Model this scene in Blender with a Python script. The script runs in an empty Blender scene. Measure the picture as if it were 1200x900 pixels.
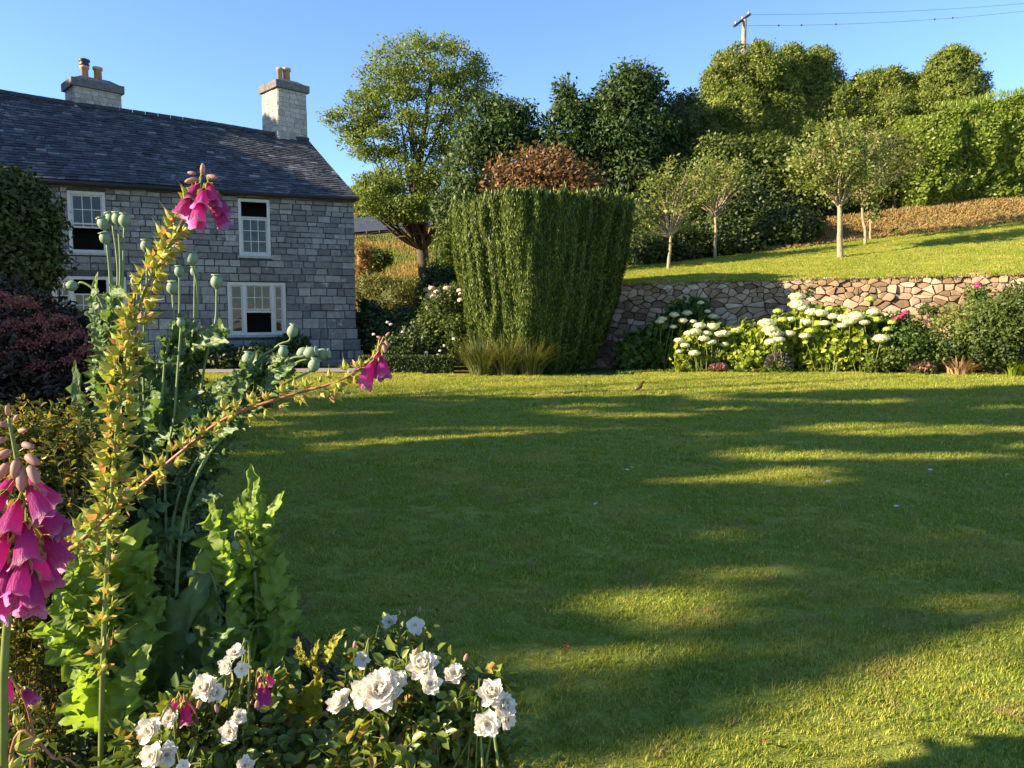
import bpy, math, random
import numpy as np
from mathutils import Vector, Matrix
R = math.radians
PI = math.pi
# ------------------------------------------------------------------ camera, sky, sun, exposure
scene = bpy.context.scene
PITCH = R(4.95)
FPX = 900.0
CAMZ = 1.6
cam = bpy.data.cameras.new('camera')
cam.sensor_width = 36.0
cam.lens = 36.0 * FPX / 1200.0
cam.clip_start = 0.05
cam.clip_end = 2000
camo = bpy.data.objects.new('camera', cam)
scene.collection.objects.link(camo)
camo.location = (0, 0, CAMZ)
camo.rotation_euler = (PI / 2 - PITCH, 0, 0)
scene.camera = camo
SUN_EL = R(21.5)
SUN_AZ = R(255.0)                      # clockwise from +Y
SUNV = Vector((math.sin(SUN_AZ) * math.cos(SUN_EL), math.cos(SUN_AZ) * math.cos(SUN_EL), math.sin(SUN_EL)))
world = bpy.data.worlds.new('World')
scene.world = world
world.use_nodes = True
wn = world.node_tree
bg = wn.nodes['Background']
sky = wn.nodes.new('ShaderNodeTexSky')
sky.sky_type = 'NISHITA'
sky.sun_disc = False
sky.sun_elevation = SUN_EL
sky.sun_rotation = SUN_AZ
sky.altitude = 50
sky.air_density = 0.85
sky.dust_density = 0.0
sky.ozone_density = 4.0
wn.links.new(sky.outputs[0], bg.inputs[0])
bg.inputs[1].default_value = 0.09
sl = bpy.data.lights.new('sun', 'SUN')
sl.energy = 5.0
sl.angle = R(0.55)
sl.color = (1.0, 0.81, 0.53)
so = bpy.data.objects.new('sun', sl)
scene.collection.objects.link(so)
so.rotation_euler = SUNV.to_track_quat('Z', 'Y').to_euler()
so.location = (-30, -8, 20)
scene.view_settings.view_transform = 'Standard'
scene.view_settings.look = 'None'
scene.view_settings.gamma = 1.0
scene.view_settings.use_curve_mapping = False
scene.view_settings.exposure = 1.85
scene.cycles.max_bounces = 6
scene.cycles.diffuse_bounces = 3
scene.cycles.glossy_bounces = 2
scene.cycles.transmission_bounces = 4
scene.cycles.transparent_max_bounces = 6
scene.cycles.use_denoising = True
scene.cycles.caustics_reflective = False
scene.cycles.caustics_refractive = False

COL = scene.collection
rng = np.random.default_rng(7)
random.seed(7)

# ------------------------------------------------------------------ pixel helpers (photo is 1200 x 900)
FWD = np.array([0, math.cos(PITCH), -math.sin(PITCH)])
UPV = np.array([0, math.sin(PITCH), math.cos(PITCH)])
CAM = np.array([0, 0, CAMZ])
def ray(px, py):
    return FWD + np.array([1., 0, 0]) * (px - 600) / FPX + UPV * (450 - py) / FPX
def P(px, py, Y):
    d = ray(px, py)
    return CAM + d * (Y / d[1])

# ------------------------------------------------------------------ terrain
def sst(a, b, x):
    t = np.clip((np.asarray(x, float) - a) / (b - a), 0, 1)
    return t * t * (3 - 2 * t)
def wall_y(x):
    x = np.asarray(x, float)
    return 23.0 - 0.32 * (x - 3.6)
def low_z(x, y):
    x = np.asarray(x, float); y = np.asarray(y, float)
    z = 0.12 * sst(10, 24, y) + np.clip(x - 3, 0, 60) * 0.022 * sst(8, 18, y)
    yy = np.clip(y - 29, 0, 42)
    z = z + 0.09 * yy + 0.0036 * yy ** 2 + 0.2 * np.clip(y - 71, 0, 20)
    return z
def up_z(x, y):
    x = np.asarray(x, float); y = np.asarray(y, float)
    wy = wall_y(x)
    zt = 2.58 + 0.011 * (x - 3.6)
    zb = 3.7 + np.clip(x - 5.2, -8, 60) * 0.115
    t = np.clip((y - wy) / (32.0 - wy), 0, 1)
    z = zt + (zb - zt) * t
    z = z + 1.3 * sst(32.0, 35.0, y) + np.clip(y - 35, 0, 200) * 0.16
    return z
def H(x, y):
    x = np.asarray(x, float); y = np.asarray(y, float)
    w = sst(-2.5, 0.2, x)
    up = (y > wall_y(x) + 0.12)
    lo = low_z(x, y)
    return np.where(up, lo + (up_z(x, y) - lo) * w, lo)
def ghit(px, py):
    d = ray(px, py); t = 1.0
    while t < 160:
        p = CAM + d * t
        if p[2] < float(H(p[0], p[1])):
            a, b = t - 0.15, t
            for _ in range(16):
                m = (a + b) / 2; q = CAM + d * m
                if q[2] < float(H(q[0], q[1])): b = m
                else: a = m
            q = CAM + d * b
            return np.array([q[0], q[1], float(H(q[0], q[1]))])
        t += 0.15
    return CAM + d * 100
def gnd(x, y):
    return np.array([x, y, float(H(x, y))])

def vnoise(p, seed=0):
    p = np.asarray(p, float)
    i = np.floor(p).astype(np.int64); f = p - i; f = f * f * (3 - 2 * f)
    def h(ix, iy, iz):
        n = (ix * 374761393 + iy * 668265263 + iz * 2147483647 + seed * 1274126177) & 0xffffffff
        n = ((n ^ (n >> 13)) * 1274126177) & 0xffffffff
        return ((n ^ (n >> 16)) & 0xffff) / 65535.0
    x0, y0, z0 = i[..., 0], i[..., 1], i[..., 2]
    fx, fy, fz = f[..., 0], f[..., 1], f[..., 2]
    r = 0
    for dx in (0, 1):
        for dy in (0, 1):
            for dz in (0, 1):
                w = (fx if dx else 1 - fx) * (fy if dy else 1 - fy) * (fz if dz else 1 - fz)
                r = r + w * h(x0 + dx, y0 + dy, z0 + dz)
    return r

# ------------------------------------------------------------------ materials
MATS = {}
def new_mat(name):
    m = bpy.data.materials.new(name); m.use_nodes = True
    nt = m.node_tree
    return m, nt, nt.nodes['Principled BSDF'], nt.nodes['Material Output']
def node(nt, t, **kw):
    n = nt.nodes.new(t)
    for k, v in kw.items():
        if hasattr(n, k): setattr(n, k, v)
    return n
def ramp(nt, fac, stops):
    r = nt.nodes.new('ShaderNodeValToRGB')
    el = r.color_ramp.elements
    while len(el) < len(stops): el.new(0.5)
    for e, (p, c) in zip(el, stops):
        e.position = p; e.color = (*c, 1)
    nt.links.new(fac, r.inputs[0])
    return r.outputs[0]
def noise(nt, scale, detail=4, rough=0.55, coord='Object', vec=None, stretch=None):
    n = nt.nodes.new('ShaderNodeTexNoise')
    n.inputs['Scale'].default_value = scale
    n.inputs['Detail'].default_value = detail
    n.inputs['Roughness'].default_value = rough
    if vec is None:
        tc = nt.nodes.new('ShaderNodeTexCoord'); vec = tc.outputs[coord]
    if stretch:
        mp = nt.nodes.new('ShaderNodeMapping'); mp.inputs['Scale'].default_value = stretch
        nt.links.new(vec, mp.inputs[0]); vec = mp.outputs[0]
    nt.links.new(vec, n.inputs['Vector'])
    return n.outputs['Fac']
def mix(nt, fac, a, b, mode='MIX'):
    m = nt.nodes.new('ShaderNodeMix'); m.data_type = 'RGBA'; m.blend_type = mode
    for s, v in ((m.inputs[0], fac), (m.inputs[6], a), (m.inputs[7], b)):
        if hasattr(v, 'links'): nt.links.new(v, s)
        elif isinstance(v, (int, float)): s.default_value = v
        else: s.default_value = (*v, 1)
    return m.outputs[2]
def bump(nt, h, dist, bs, strength=1.0):
    b = nt.nodes.new('ShaderNodeBump'); b.inputs['Distance'].default_value = dist
    b.inputs['Strength'].default_value = strength
    nt.links.new(h, b.inputs['Height']); nt.links.new(b.outputs[0], bs.inputs['Normal'])
def leaf_mat(name, stops, trans=0.35, rough=0.5, spec=0.3, patch=None, tr_tint=(1.25, 1.15, 0.5), nscale=None):
    """stops: list of (pos, colour) over random-per-leaf value"""
    if name in MATS: return MATS[name]
    m, nt, bs, out = new_mat(name)
    g = nt.nodes.new('ShaderNodeNewGeometry')
    c = ramp(nt, g.outputs['Random Per Island'], stops)
    if patch:
        f = noise(nt, patch[0], 2)
        mr = nt.nodes.new('ShaderNodeMapRange'); mr.inputs[1].default_value = 0.42; mr.inputs[2].default_value = 0.62
        nt.links.new(f, mr.inputs[0])
        c = mix(nt, mr.outputs[0], c, patch[1])
    if nscale:
        f = noise(nt, nscale, 3)
        c = mix(nt, 0.6, c, ramp(nt, f, [(0.3, (0.6, 0.6, 0.6)), (0.7, (1, 1, 1))]), 'MULTIPLY')
    nt.links.new(c, bs.inputs['Base Color'])
    bs.inputs['Roughness'].default_value = rough
    bs.inputs['Specular IOR Level'].default_value = spec
    if trans > 0:
        t = nt.nodes.new('ShaderNodeBsdfTranslucent')
        tc = mix(nt, 1.0, c, tr_tint, 'MULTIPLY')
        nt.links.new(tc, t.inputs[0])
        ms = nt.nodes.new('ShaderNodeMixShader'); ms.inputs[0].default_value = trans
        nt.links.new(bs.outputs[0], ms.inputs[1]); nt.links.new(t.outputs[0], ms.inputs[2])
        nt.links.new(ms.outputs[0], out.inputs[0])
    MATS[name] = m
    return m
def plain(name, col, rough=0.6, spec=0.4, var=0.0, scale=8, metal=0.0, bmp=0.0, dark=None):
    if name in MATS: return MATS[name]
    m, nt, bs, out = new_mat(name)
    bs.inputs['Roughness'].default_value = rough
    bs.inputs['Specular IOR Level'].default_value = spec
    bs.inputs['Metallic'].default_value = metal
    f = noise(nt, scale, 5)
    d = dark or tuple(x * (1 - var) for x in col)
    c = ramp(nt, f, [(0.3, d), (0.65, col)])
    nt.links.new(c, bs.inputs['Base Color'])
    if bmp: bump(nt, f, bmp, bs)
    MATS[name] = m
    return m
def stone_mat(name, stops, bmp=0.01, scale=9, lichen=None, rough=0.85):
    m, nt, bs, out = new_mat(name)
    g = nt.nodes.new('ShaderNodeNewGeometry')
    c = ramp(nt, g.outputs['Random Per Island'], stops)
    f = noise(nt, scale, 6, 0.65)
    c = mix(nt, 0.55, c, ramp(nt, f, [(0.3, (0.45, 0.45, 0.45)), (0.7, (1.25, 1.25, 1.25))]), 'MULTIPLY')
    if lichen:
        f2 = noise(nt, lichen[0], 5, 0.7)
        mr = nt.nodes.new('ShaderNodeMapRange'); mr.inputs[1].default_value = lichen[2]; mr.inputs[2].default_value = lichen[2] + 0.12
        nt.links.new(f2, mr.inputs[0])
        c = mix(nt, mr.outputs[0], c, lichen[1])
    nt.links.new(c, bs.inputs['Base Color'])
    bs.inputs['Roughness'].default_value = rough
    bs.inputs['Specular IOR Level'].default_value = 0.25
    bump(nt, f, bmp, bs)
    MATS[name] = m
    return m
BARK = plain('bark', (0.11, 0.09, 0.065), 0.9, 0.1, 0.6, 14, bmp=0.02)
BARK_PALE = plain('pale_bark', (0.36, 0.29, 0.2), 0.9, 0.1, 0.45, 14, bmp=0.01)
STEM = plain('green_stem', (0.16, 0.2, 0.05), 0.5, 0.3, 0.3, 30)
SOIL = plain('soil', (0.075, 0.05, 0.033), 0.95, 0.1, 0.6, 9, bmp=0.03)

# ------------------------------------------------------------------ object helpers
ORI = {}
def tag(o, label=None, cat=None, group=None, kind=None):
    if label: o['label'] = label
    if cat: o['category'] = cat
    if group: o['group'] = group
    if kind: o['kind'] = kind
    return o
def thing(name, label, cat, loc, group=None):
    o = bpy.data.objects.new(name, None); COL.objects.link(o)
    o.empty_display_size = 0.2
    loc = tuple(float(v) for v in loc)
    o.location = loc; ORI[o.name] = np.array(loc)
    return tag(o, label, cat, group)
def mesh_obj(name, V, F, mat, parent=None, smooth=False):
    V = np.asarray(V, float).reshape(-1, 3)
    org = ORI[parent.name] if parent is not None else np.zeros(3)
    me = bpy.data.meshes.new(name)
    if isinstance(F, np.ndarray):
        k = F.shape[1]
        me.vertices.add(len(V)); me.vertices.foreach_set('co', (V - org).astype(np.float32).ravel())
        me.loops.add(F.size); me.loops.foreach_set('vertex_index', F.astype(np.int32).ravel())
        me.polygons.add(len(F))
        me.polygons.foreach_set('loop_start', np.arange(0, F.size, k, dtype=np.int32))
        me.polygons.foreach_set('loop_total', np.full(len(F), k, dtype=np.int32))
        me.update(calc_edges=True)
    else:
        me.from_pydata((V - org).tolist(), [], F)
    if smooth: me.polygons.foreach_set('use_smooth', [True] * len(me.polygons))
    if isinstance(mat, (list, tuple)):
        for m in mat: me.materials.append(m)
    else: me.materials.append(mat)
    o = bpy.data.objects.new(name, me); COL.objects.link(o)
    if parent is not None: o.parent = parent
    ORI[o.name] = org
    return o
class MB:
    def __init__(s): s.v = []; s.f = []
    def add(s, V, F):
        n = len(s.v); s.v += [tuple(map(float, p)) for p in V]; s.f += [tuple(int(i) + n for i in f) for f in F]
    def box(s, c, sx, sy, sz, ax=(1, 0, 0), ay=(0, 1, 0), az=(0, 0, 1)):
        c = np.array(c, float); ax, ay, az = (np.array(a, float) for a in (ax, ay, az))
        V = [c + ax * sx / 2 * i + ay * sy / 2 * j + az * sz / 2 * k for i in (-1, 1) for j in (-1, 1) for k in (-1, 1)]
        s.add(V, [(0, 1, 3, 2), (4, 6, 7, 5), (0, 4, 5, 1), (2, 3, 7, 6), (0, 2, 6, 4), (1, 5, 7, 3)])
    def tube(s, pts, rad, n=7, cap=True):
        pts = [np.array(p, float) for p in pts]
        if not hasattr(rad, '__len__'): rad = [rad] * len(pts)
        V = []; F = []
        u = None
        for i, p in enumerate(pts):
            t = pts[min(i + 1, len(pts) - 1)] - pts[max(i - 1, 0)]
            t = t / (np.linalg.norm(t) + 1e-9)
            if u is None:
                a = np.array([1., 0, 0]) if abs(t[0]) < 0.8 else np.array([0, 1., 0])
                u = np.cross(t, a)
            u = u - t * np.dot(u, t); u /= np.linalg.norm(u) + 1e-9
            w = np.cross(t, u)
            for k in range(n):
                a = 2 * PI * k / n
                V.append(p + (u * math.cos(a) + w * math.sin(a)) * rad[i])
        for i in range(len(pts) - 1):
            for k in range(n):
                F.append((i * n + k, i * n + (k + 1) % n, (i + 1) * n + (k + 1) % n, (i + 1) * n + k))
        if cap:
            F.append(tuple(range(n))[::-1]); F.append(tuple((len(pts) - 1) * n + k for k in range(n)))
        s.add(V, F)
    def lathe(s, c, prof, n=16, axis=(0, 0, 1), wob=0):
        """prof: list of (r, h)"""
        c = np.array(c, float); az = np.array(axis, float); az /= np.linalg.norm(az)
        a = np.array([1., 0, 0]) if abs(az[0]) < 0.8 else np.array([0, 1., 0])
        ax = np.cross(a, az); ax /= np.linalg.norm(ax); ay = np.cross(az, ax)
        V = []; F = []
        for r, h in prof:
            for k in range(n):
                th = 2 * PI * k / n
                rr = r * (1 + wob * math.cos(th * n / 2))
                V.append(c + az * h + (ax * math.cos(th) + ay * math.sin(th)) * rr)
        m = len(prof)
        for i in range(m - 1):
            for k in range(n):
                F.append((i * n + k, i * n + (k + 1) % n, (i + 1) * n + (k + 1) % n, (i + 1) * n + k))
        F.append(tuple(range(n))[::-1]); F.append(tuple((m - 1) * n + k for k in range(n)))
        s.add(V, F)
    def build(s, name, mat, parent=None, smooth=False):
        return mesh_obj(name, s.v, s.f, mat, parent, smooth)
def curve_pts(pts, n=10):
    """Catmull-Rom through pts"""
    pts = [np.array(p, float) for p in pts]
    Q = [2 * pts[0] - pts[1]] + pts + [2 * pts[-1] - pts[-2]]
    out = []
    for i in range(1, len(Q) - 2):
        a, b, c, d = Q[i - 1:i + 3]
        for k in range(n):
            t = k / n
            out.append(0.5 * (2 * b + (c - a) * t + (2 * a - 5 * b + 4 * c - d) * t * t + (3 * b - a - 3 * c + d) * t ** 3))
    out.append(pts[-1])
    return out
def unit(v):
    v = np.asarray(v, float)
    return v / (np.linalg.norm(v, axis=-1, keepdims=True) + 1e-9)
def leaves_vf(C, A, N, L, W, kind='fold', fold=0.25):
    """arrays of leaves: centre, axis, normal, length, width"""
    C = np.asarray(C, float); n = len(C)
    A = unit(A); N = np.asarray(N, float)
    S = unit(np.cross(A, N)); N = np.cross(S, A)
    L = np.broadcast_to(np.asarray(L, float), (n,))[:, None]; W = np.broadcast_to(np.asarray(W, float), (n,))[:, None]
    if kind == 'quad':
        V = np.stack([C - A * L / 2, C + S * W / 2, C + A * L / 2, C - S * W / 2], 1)
        return V.reshape(-1, 3), np.arange(4 * n).reshape(n, 4)
    up = N * W * fold
    V = np.stack([C - A * L / 2, C - A * L * 0.18 + S * W * 0.46 + up, C + A * L * 0.2 + S * W * 0.4 + up * 0.9, C + A * L / 2 - N * W * 0.25,
                  C + A * L * 0.2 - S * W * 0.4 + up * 0.9, C - A * L * 0.18 - S * W * 0.46 + up], 1)
    b = np.arange(n)[:, None] * 6
    F = np.concatenate([b + np.array([[0, 1, 2, 3]]), b + np.array([[0, 3, 4, 5]])], 0)
    return V.reshape(-1, 3), F
class Cloud:
    def __init__(s): s.V = []; s.F = []; s.n = 0
    def add(s, V, F):
        s.V.append(np.asarray(V, float)); s.F.append(np.asarray(F) + s.n); s.n += len(V)
    def leaves(s, *a, **k): s.add(*leaves_vf(*a, **k))
    def build(s, name, mat, parent=None, smooth=False):
        return mesh_obj(name, np.concatenate(s.V), np.concatenate(s.F), mat, parent, smooth)
def rdir(r, n): return unit(r.normal(size=(n, 3)))
def crown_points(r, blobs, per, spread, shell=0.55, squash=0.8):
    """blobs: (centre, radii, n_clumps). returns leaf centres, outward dirs, clump centres"""
    C = []; O = []; K = []
    for c, rad, n in blobs:
        c = np.array(c, float); rad = np.array(rad, float) * np.ones(3)
        d = rdir(r, n); rr = (shell + (1 - shell) * r.random(n)) ** 0.7
        lump = 0.8 + 0.4 * vnoise(d * 2.3 + c[None, :] * 0.7, 3)
        k = c + d * rad * (rr * lump)[:, None]
        K.append(k)
        off = np.clip(r.normal(size=(n, per, 3)), -1.7, 1.7) * spread * np.array([1, 1, squash])
        C.append((k[:, None, :] + off).reshape(-1, 3))
        O.append((np.repeat(d[:, None, :], per, 1) * 0.7 + unit(off) * 0.8).reshape(-1, 3))
    return np.concatenate(C), np.concatenate(O), np.concatenate(K)
def foliage(r, blobs, per, spread, L, W, mat, parent, name='crown', shell=0.55, squash=0.8, droop=0.0, kind='quad', up=0.0, keep=None, fold=.25, jag=0.25):
    C, O, K = crown_points(r, blobs, per, spread, shell, squash)
    if keep is not None:
        m = keep(C); C = C[m]; O = O[m]
    n = len(C)
    A = unit(rdir(r, n) + O * 0.5 + np.array([0, 0, up - droop]))
    N = unit(O + rdir(r, n) * 0.7 + np.array([0, 0, 0.3]))
    s = 1 + jag * r.normal(size=n)
    V, F = leaves_vf(C, A, N, L * np.clip(s, .4, 1.8), W * np.clip(s, .4, 1.8), kind, fold)
    return mesh_obj(name, V, F, mat, parent), K
def lumpy(r, c, rad, amp=0.18, n=16, m=10, freq=2.0, seed=1):
    V = []; F = []
    c = np.array(c, float); rad = np.array(rad, float) * np.ones(3)
    for j in range(m + 1):
        ph = PI * j / m
        for i in range(n):
            th = 2 * PI * i / n
            d = np.array([math.sin(ph) * math.cos(th), math.sin(ph) * math.sin(th), math.cos(ph)])
            k = 1 + amp * (2 * float(vnoise((d * freq + c * 0.3)[None, :], seed)[0]) - 1)
            V.append(c + d * rad * k)
    for j in range(m):
        for i in range(n):
            F.append((j * n + i, j * n + (i + 1) % n, (j + 1) * n + (i + 1) % n, (j + 1) * n + i))
    return np.array(V), np.array(F)
def limb_mesh(r, base, K, h0, trunk_r, top, nlimb=14, mat=BARK, parent=None, name='trunk', lean=None, sub=2):
    b = MB(); base = np.array(base, float); top = np.array(top, float)
    mid = (base + top) / 2 + (np.array(lean) if lean is not None else r.normal(size=3) * 0.03 * np.linalg.norm(top - base) * np.array([1, 1, 0]))
    tp = curve_pts([base - np.array([0, 0, .2]), base + (mid - base) * 0.5, mid, top], 5)
    rad = [trunk_r * (1.25 if i == 0 else 1) * (1 - 0.8 * i / len(tp)) for i in range(len(tp))]
    b.tube(tp, rad, 8)
    idx = r.permutation(len(K))[:nlimb]
    Hh = top[2] - base[2]
    for j in idx:
        k = K[j]
        t = np.clip((k[2] - base[2]) / Hh - 0.28 - 0.15 * r.random(), h0, 0.92)
        i0 = int(t * (len(tp) - 1)); s = tp[i0]; d = k - s
        m1 = s + d * 0.45 + np.array([0, 0, -0.06]) * np.linalg.norm(d) + r.normal(size=3) * 0.05 * np.linalg.norm(d)
        r0 = rad[i0] * 0.5
        cp = curve_pts([s, m1, k], 5)
        b.tube(cp, [max(r0 * (1 - 0.85 * q / (len(cp) - 1)), 0.004) for q in range(len(cp))], 5)
        for _ in range(sub):
            q = cp[int(r.integers(3, len(cp) - 1))]
            e = q + unit(r.normal(size=3) + np.array([0, 0, .5])) * np.linalg.norm(d) * 0.35
            b.tube([q, (q + e) / 2 + r.normal(size=3) * .02, e], [r0 * .3, r0 * .2, max(r0 * .08, .003)], 4)
    return b.build(name, mat, parent, True)

# ================================================================== SETTING: ground
def ground_mat():
    m, nt, bs, out = new_mat('rough_ground')
    tc = nt.nodes.new('ShaderNodeTexCoord')
    f = noise(nt, 0.35, 6, 0.6); f2 = noise(nt, 6, 5, 0.7)
    c = ramp(nt, f, [(0.38, (0.10, 0.11, 0.03)), (0.5, (0.20, 0.16, 0.05)), (0.62, (0.36, 0.25, 0.09))])
    c = mix(nt, 0.5, c, ramp(nt, f2, [(0.3, (0.5, 0.5, 0.5)), (0.7, (1.2, 1.2, 1.2))]), 'MULTIPLY')
    nt.links.new(c, bs.inputs['Base Color']); bs.inputs['Roughness'].default_value = 1; bs.inputs['Specular IOR Level'].default_value = 0
    bump(nt, f2, 0.08, bs)
    return m
def lawn_mat():
    m, nt, bs, out = new_mat('lawn_turf')
    f = noise(nt, 0.55, 5, 0.6); f2 = noise(nt, 28, 5, 0.75); f3 = noise(nt, 2.2, 4, 0.6)
    c = ramp(nt, f3, [(0.3, (0.13, 0.20, 0.025)), (0.55, (0.22, 0.27, 0.04)), (0.75, (0.38, 0.34, 0.09))])
    c = mix(nt, 0.5, c, ramp(nt, f, [(0.35, (0.15, 0.23, 0.035)), (0.65, (0.42, 0.38, 0.08))]))
    c = mix(nt, 0.6, c, ramp(nt, f2, [(0.3, (0.35, 0.35, 0.35)), (0.7, (1.3, 1.3, 1.3))]), 'MULTIPLY')
    nt.links.new(c, bs.inputs['Base Color']); bs.inputs['Roughness'].default_value = 0.9; bs.inputs['Specular IOR Level'].default_value = 0.1
    bump(nt, f2, 0.02, bs)
    return m
M_GROUND = ground_mat(); M_LAWN = lawn_mat()
xs = np.unique(np.concatenate([np.linspace(-160, -30, 27), np.linspace(-30, 30, 121), np.linspace(30, 160, 27)]))
V = []; nr = 0
ta = np.concatenate([np.linspace(-60, 0, 12), np.linspace(1, 1, 0)])
for x in xs:
    wy = float(np.clip(wall_y(x), 12, 32)) + 0.1
    col = list(np.linspace(-60, -2, 14)) + list(np.linspace(0, wy, 44)) + [wy + 0.05] + list(np.linspace(wy + 0.5, 36, 26)) + list(np.linspace(37, 110, 50)) + [160, 240, 400]
    nr = len(col)
    for y in col:
        V.append((x, y, float(H(x, y)) - 0.03))
F = []
for i in range(len(xs) - 1):
    for j in range(nr - 1):
        F.append((i * nr + j, (i + 1) * nr + j, (i + 1) * nr + j + 1, i * nr + j + 1))
g = mesh_obj('ground', V, F, M_GROUND); tag(g, kind='structure')

# lawn outline (left edge against the bed, from near to far)
EDGE_L = [(-0.2, -3.0), (-0.15, 1.5), (-0.05, 2.5), (-0.7, 3.2), (-1.2, 3.9), (-1.85, 4.8), (-3.05, 7.0), (-4.4, 9.6), (-6.8, 14.5), (-9.5, 19.0)]
def edge_x(y):
    ys = [p[1] for p in EDGE_L]; xx = [p[0] for p in EDGE_L]
    return float(np.interp(y, ys, xx))
FAR_E = [(-16, 20.4), (-9, 20.6), (-3.5, 20.7), (-1.8, 20.3), (-1.0, 19.7), (2.6, 19.7), (3.6, 20.6), (6, 20.0), (9, 19.1), (12, 18.2), (16, 17.2), (30, 13)]
def far_y(x):
    return float(np.interp(x, [p[0] for p in FAR_E], [p[1] for p in FAR_E]))
V = []; F = []
ny = 60
cols = np.concatenate([np.linspace(0, 1, 50) ** 1.0])
rows = np.linspace(0, 1, ny)
XR = 30
for j, tj in enumerate(rows):
    for i, ti in enumerate(cols):
        y0 = -3 + 23.4 * tj
        xl = edge_x(min(y0, 19)); x = xl + (XR - xl) * ti ** 1.6
        # warp last rows to the far edge
        y = -3 + (far_y(x) + 3) * tj
        xl = edge_x(min(y, 19)); x = xl + (XR - xl) * ti ** 1.6
        V.append((x, y, float(low_z(x, y)) + 0.0))
nc = len(cols)
for j in range(ny - 1):
    for i in range(nc - 1):
        F.append((j * nc + i, j * nc + i + 1, (j + 1) * nc + i + 1, (j + 1) * nc + i))
lawn = mesh_obj('lawn', V, F, M_LAWN); tag(lawn, kind='structure')
V = []; F = []
uc = np.linspace(-0.6, 30, 60); ur = np.linspace(0, 1, 20)
for y_t in ur:
    for x in uc:
        y = float(wall_y(x)) + 0.35 + (32.1 - float(wall_y(x)) - 0.35) * y_t
        V.append((x, y, float(H(x, y)) + 0.01))
for j in range(len(ur) - 1):
    for i in range(len(uc) - 1):
        F.append((j * 60 + i, j * 60 + i + 1, (j + 1) * 60 + i + 1, (j + 1) * 60 + i))
ul = mesh_obj('upper_lawn', V, F, M_LAWN); tag(ul, kind='structure')
def sheet(name, poly_rows, mat, dz, kind='structure'):
    """poly_rows: list of (y, x0, x1)"""
    V = []; F = []; n = 14
    for y, x0, x1 in poly_rows:
        for k in range(n):
            x = x0 + (x1 - x0) * k / (n - 1); V.append((x, y, float(low_z(x, y)) + dz))
    for j in range(len(poly_rows) - 1):
        for k in range(n - 1):
            F.append((j * n + k, j * n + k + 1, (j + 1) * n + k + 1, (j + 1) * n + k))
    return tag(mesh_obj(name, V, F, mat), kind=kind)
sheet('flower_bed', [(y, -14, edge_x(y) + 0.03) for y in np.linspace(-3, 18, 50)], SOIL, 0.012)
V = []; F = []; xx = np.linspace(3.0, 30, 60)
for x in xx:
    for t in (0, .33, .66, 1):
        y = far_y(x) - 0.05 + (float(wall_y(x)) + 0.1 - far_y(x)) * t
        V.append((x, y, float(low_z(x, y)) + 0.012 + 0.05 * (t > 0)))
for i in range(59):
    for k in range(3): F.append((i * 4 + k, (i + 1) * 4 + k, (i + 1) * 4 + k + 1, i * 4 + k + 1))
tag(mesh_obj('border_soil', V, F, SOIL), kind='structure')
GRAVEL = plain('path_gravel', (0.30, 0.27, 0.25), 0.95, 0.2, 0.4, 26, bmp=0.01)
V = []; F = []
for i, x in enumerate(np.linspace(-16, -2.6, 20)):
    for t in (0, 1):
        y = 21.1 + 0.10 * (x + 2.6) * 0.6 + 1.4 * t
        V.append((x, y, float(low_z(x, y)) + 0.015))
    if i: F.append((2 * i - 2, 2 * i, 2 * i + 1, 2 * i - 1))
tag(mesh_obj('path', V, F, GRAVEL), kind='structure')

# ================================================================== HOUSE
A2 = np.array([-5.0, 24.6]); AN = R(22)
DU = np.array([-math.cos(AN), -math.sin(AN), 0]); NO = np.array([math.sin(AN), -math.cos(AN), 0])
A3 = np.array([A2[0], A2[1], 0.0])
def Fc(u, z, o=0.0): return A3 + DU * u + NO * o + np.array([0, 0, z])
def fuz(px, py):
    d = ray(px, py); t = np.dot(A3 - CAM, NO) / np.dot(d, NO); q = CAM + d * t
    return float(np.dot(q - A3, DU)), float(q[2])
ZG = 0.12; ZE = 5.32; UL = 13.0
house = thing('farmhouse', 'two storey grey slate stone farmhouse with sash windows and two tall chimneys', 'house', (*A2, 0.1))
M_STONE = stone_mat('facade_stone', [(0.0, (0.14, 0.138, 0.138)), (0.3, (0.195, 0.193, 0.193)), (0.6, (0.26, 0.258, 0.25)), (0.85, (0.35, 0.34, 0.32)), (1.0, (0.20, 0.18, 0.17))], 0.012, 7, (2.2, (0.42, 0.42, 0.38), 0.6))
M_MORTAR = plain('mortar', (0.10, 0.10, 0.10), 0.95, 0.1, 0.5, 12)
M_WHITE = plain('white_paint', (0.56, 0.55, 0.51), 0.45, 0.4, 0.12, 5)
M_DARK = plain('dark_interior', (0.03, 0.028, 0.026), 0.9, 0.1, 0.3, 3)
def glass_mat():
    m, nt, bs, out = new_mat('window_glass')
    bs.inputs['Base Color'].default_value = (0.012, 0.013, 0.012, 1); bs.inputs['Roughness'].default_value = 0.03
    bs.inputs['Specular IOR Level'].default_value = 0.5
    f = noise(nt, 1.6, 2); bump(nt, f, 0.02, bs, 0.5)
    return m
M_GLASS = glass_mat()
# windows: (px0,py0,px1,py1) outer frame
WIN = [dict(r=(80, 224.5, 124.5, 296), kind='a'), dict(r=(279.5, 233.5, 316.5, 300), kind='b'),
       dict(r=(61, 324, 149, 386), kind='c'), dict(r=(267, 331, 335, 392.5), kind='d')]
for w in WIN:
    x0, y0, x1, y1 = w['r']
    u1, z1 = fuz(x0, (y0 + y1) / 2)[0], fuz((x0 + x1) / 2, y0)[1]
    u0, z0 = fuz(x1, (y0 + y1) / 2)[0], fuz((x0 + x1) / 2, y1)[1]
    w['u'] = (u0, u1); w['z'] = (z0, z1)
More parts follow.
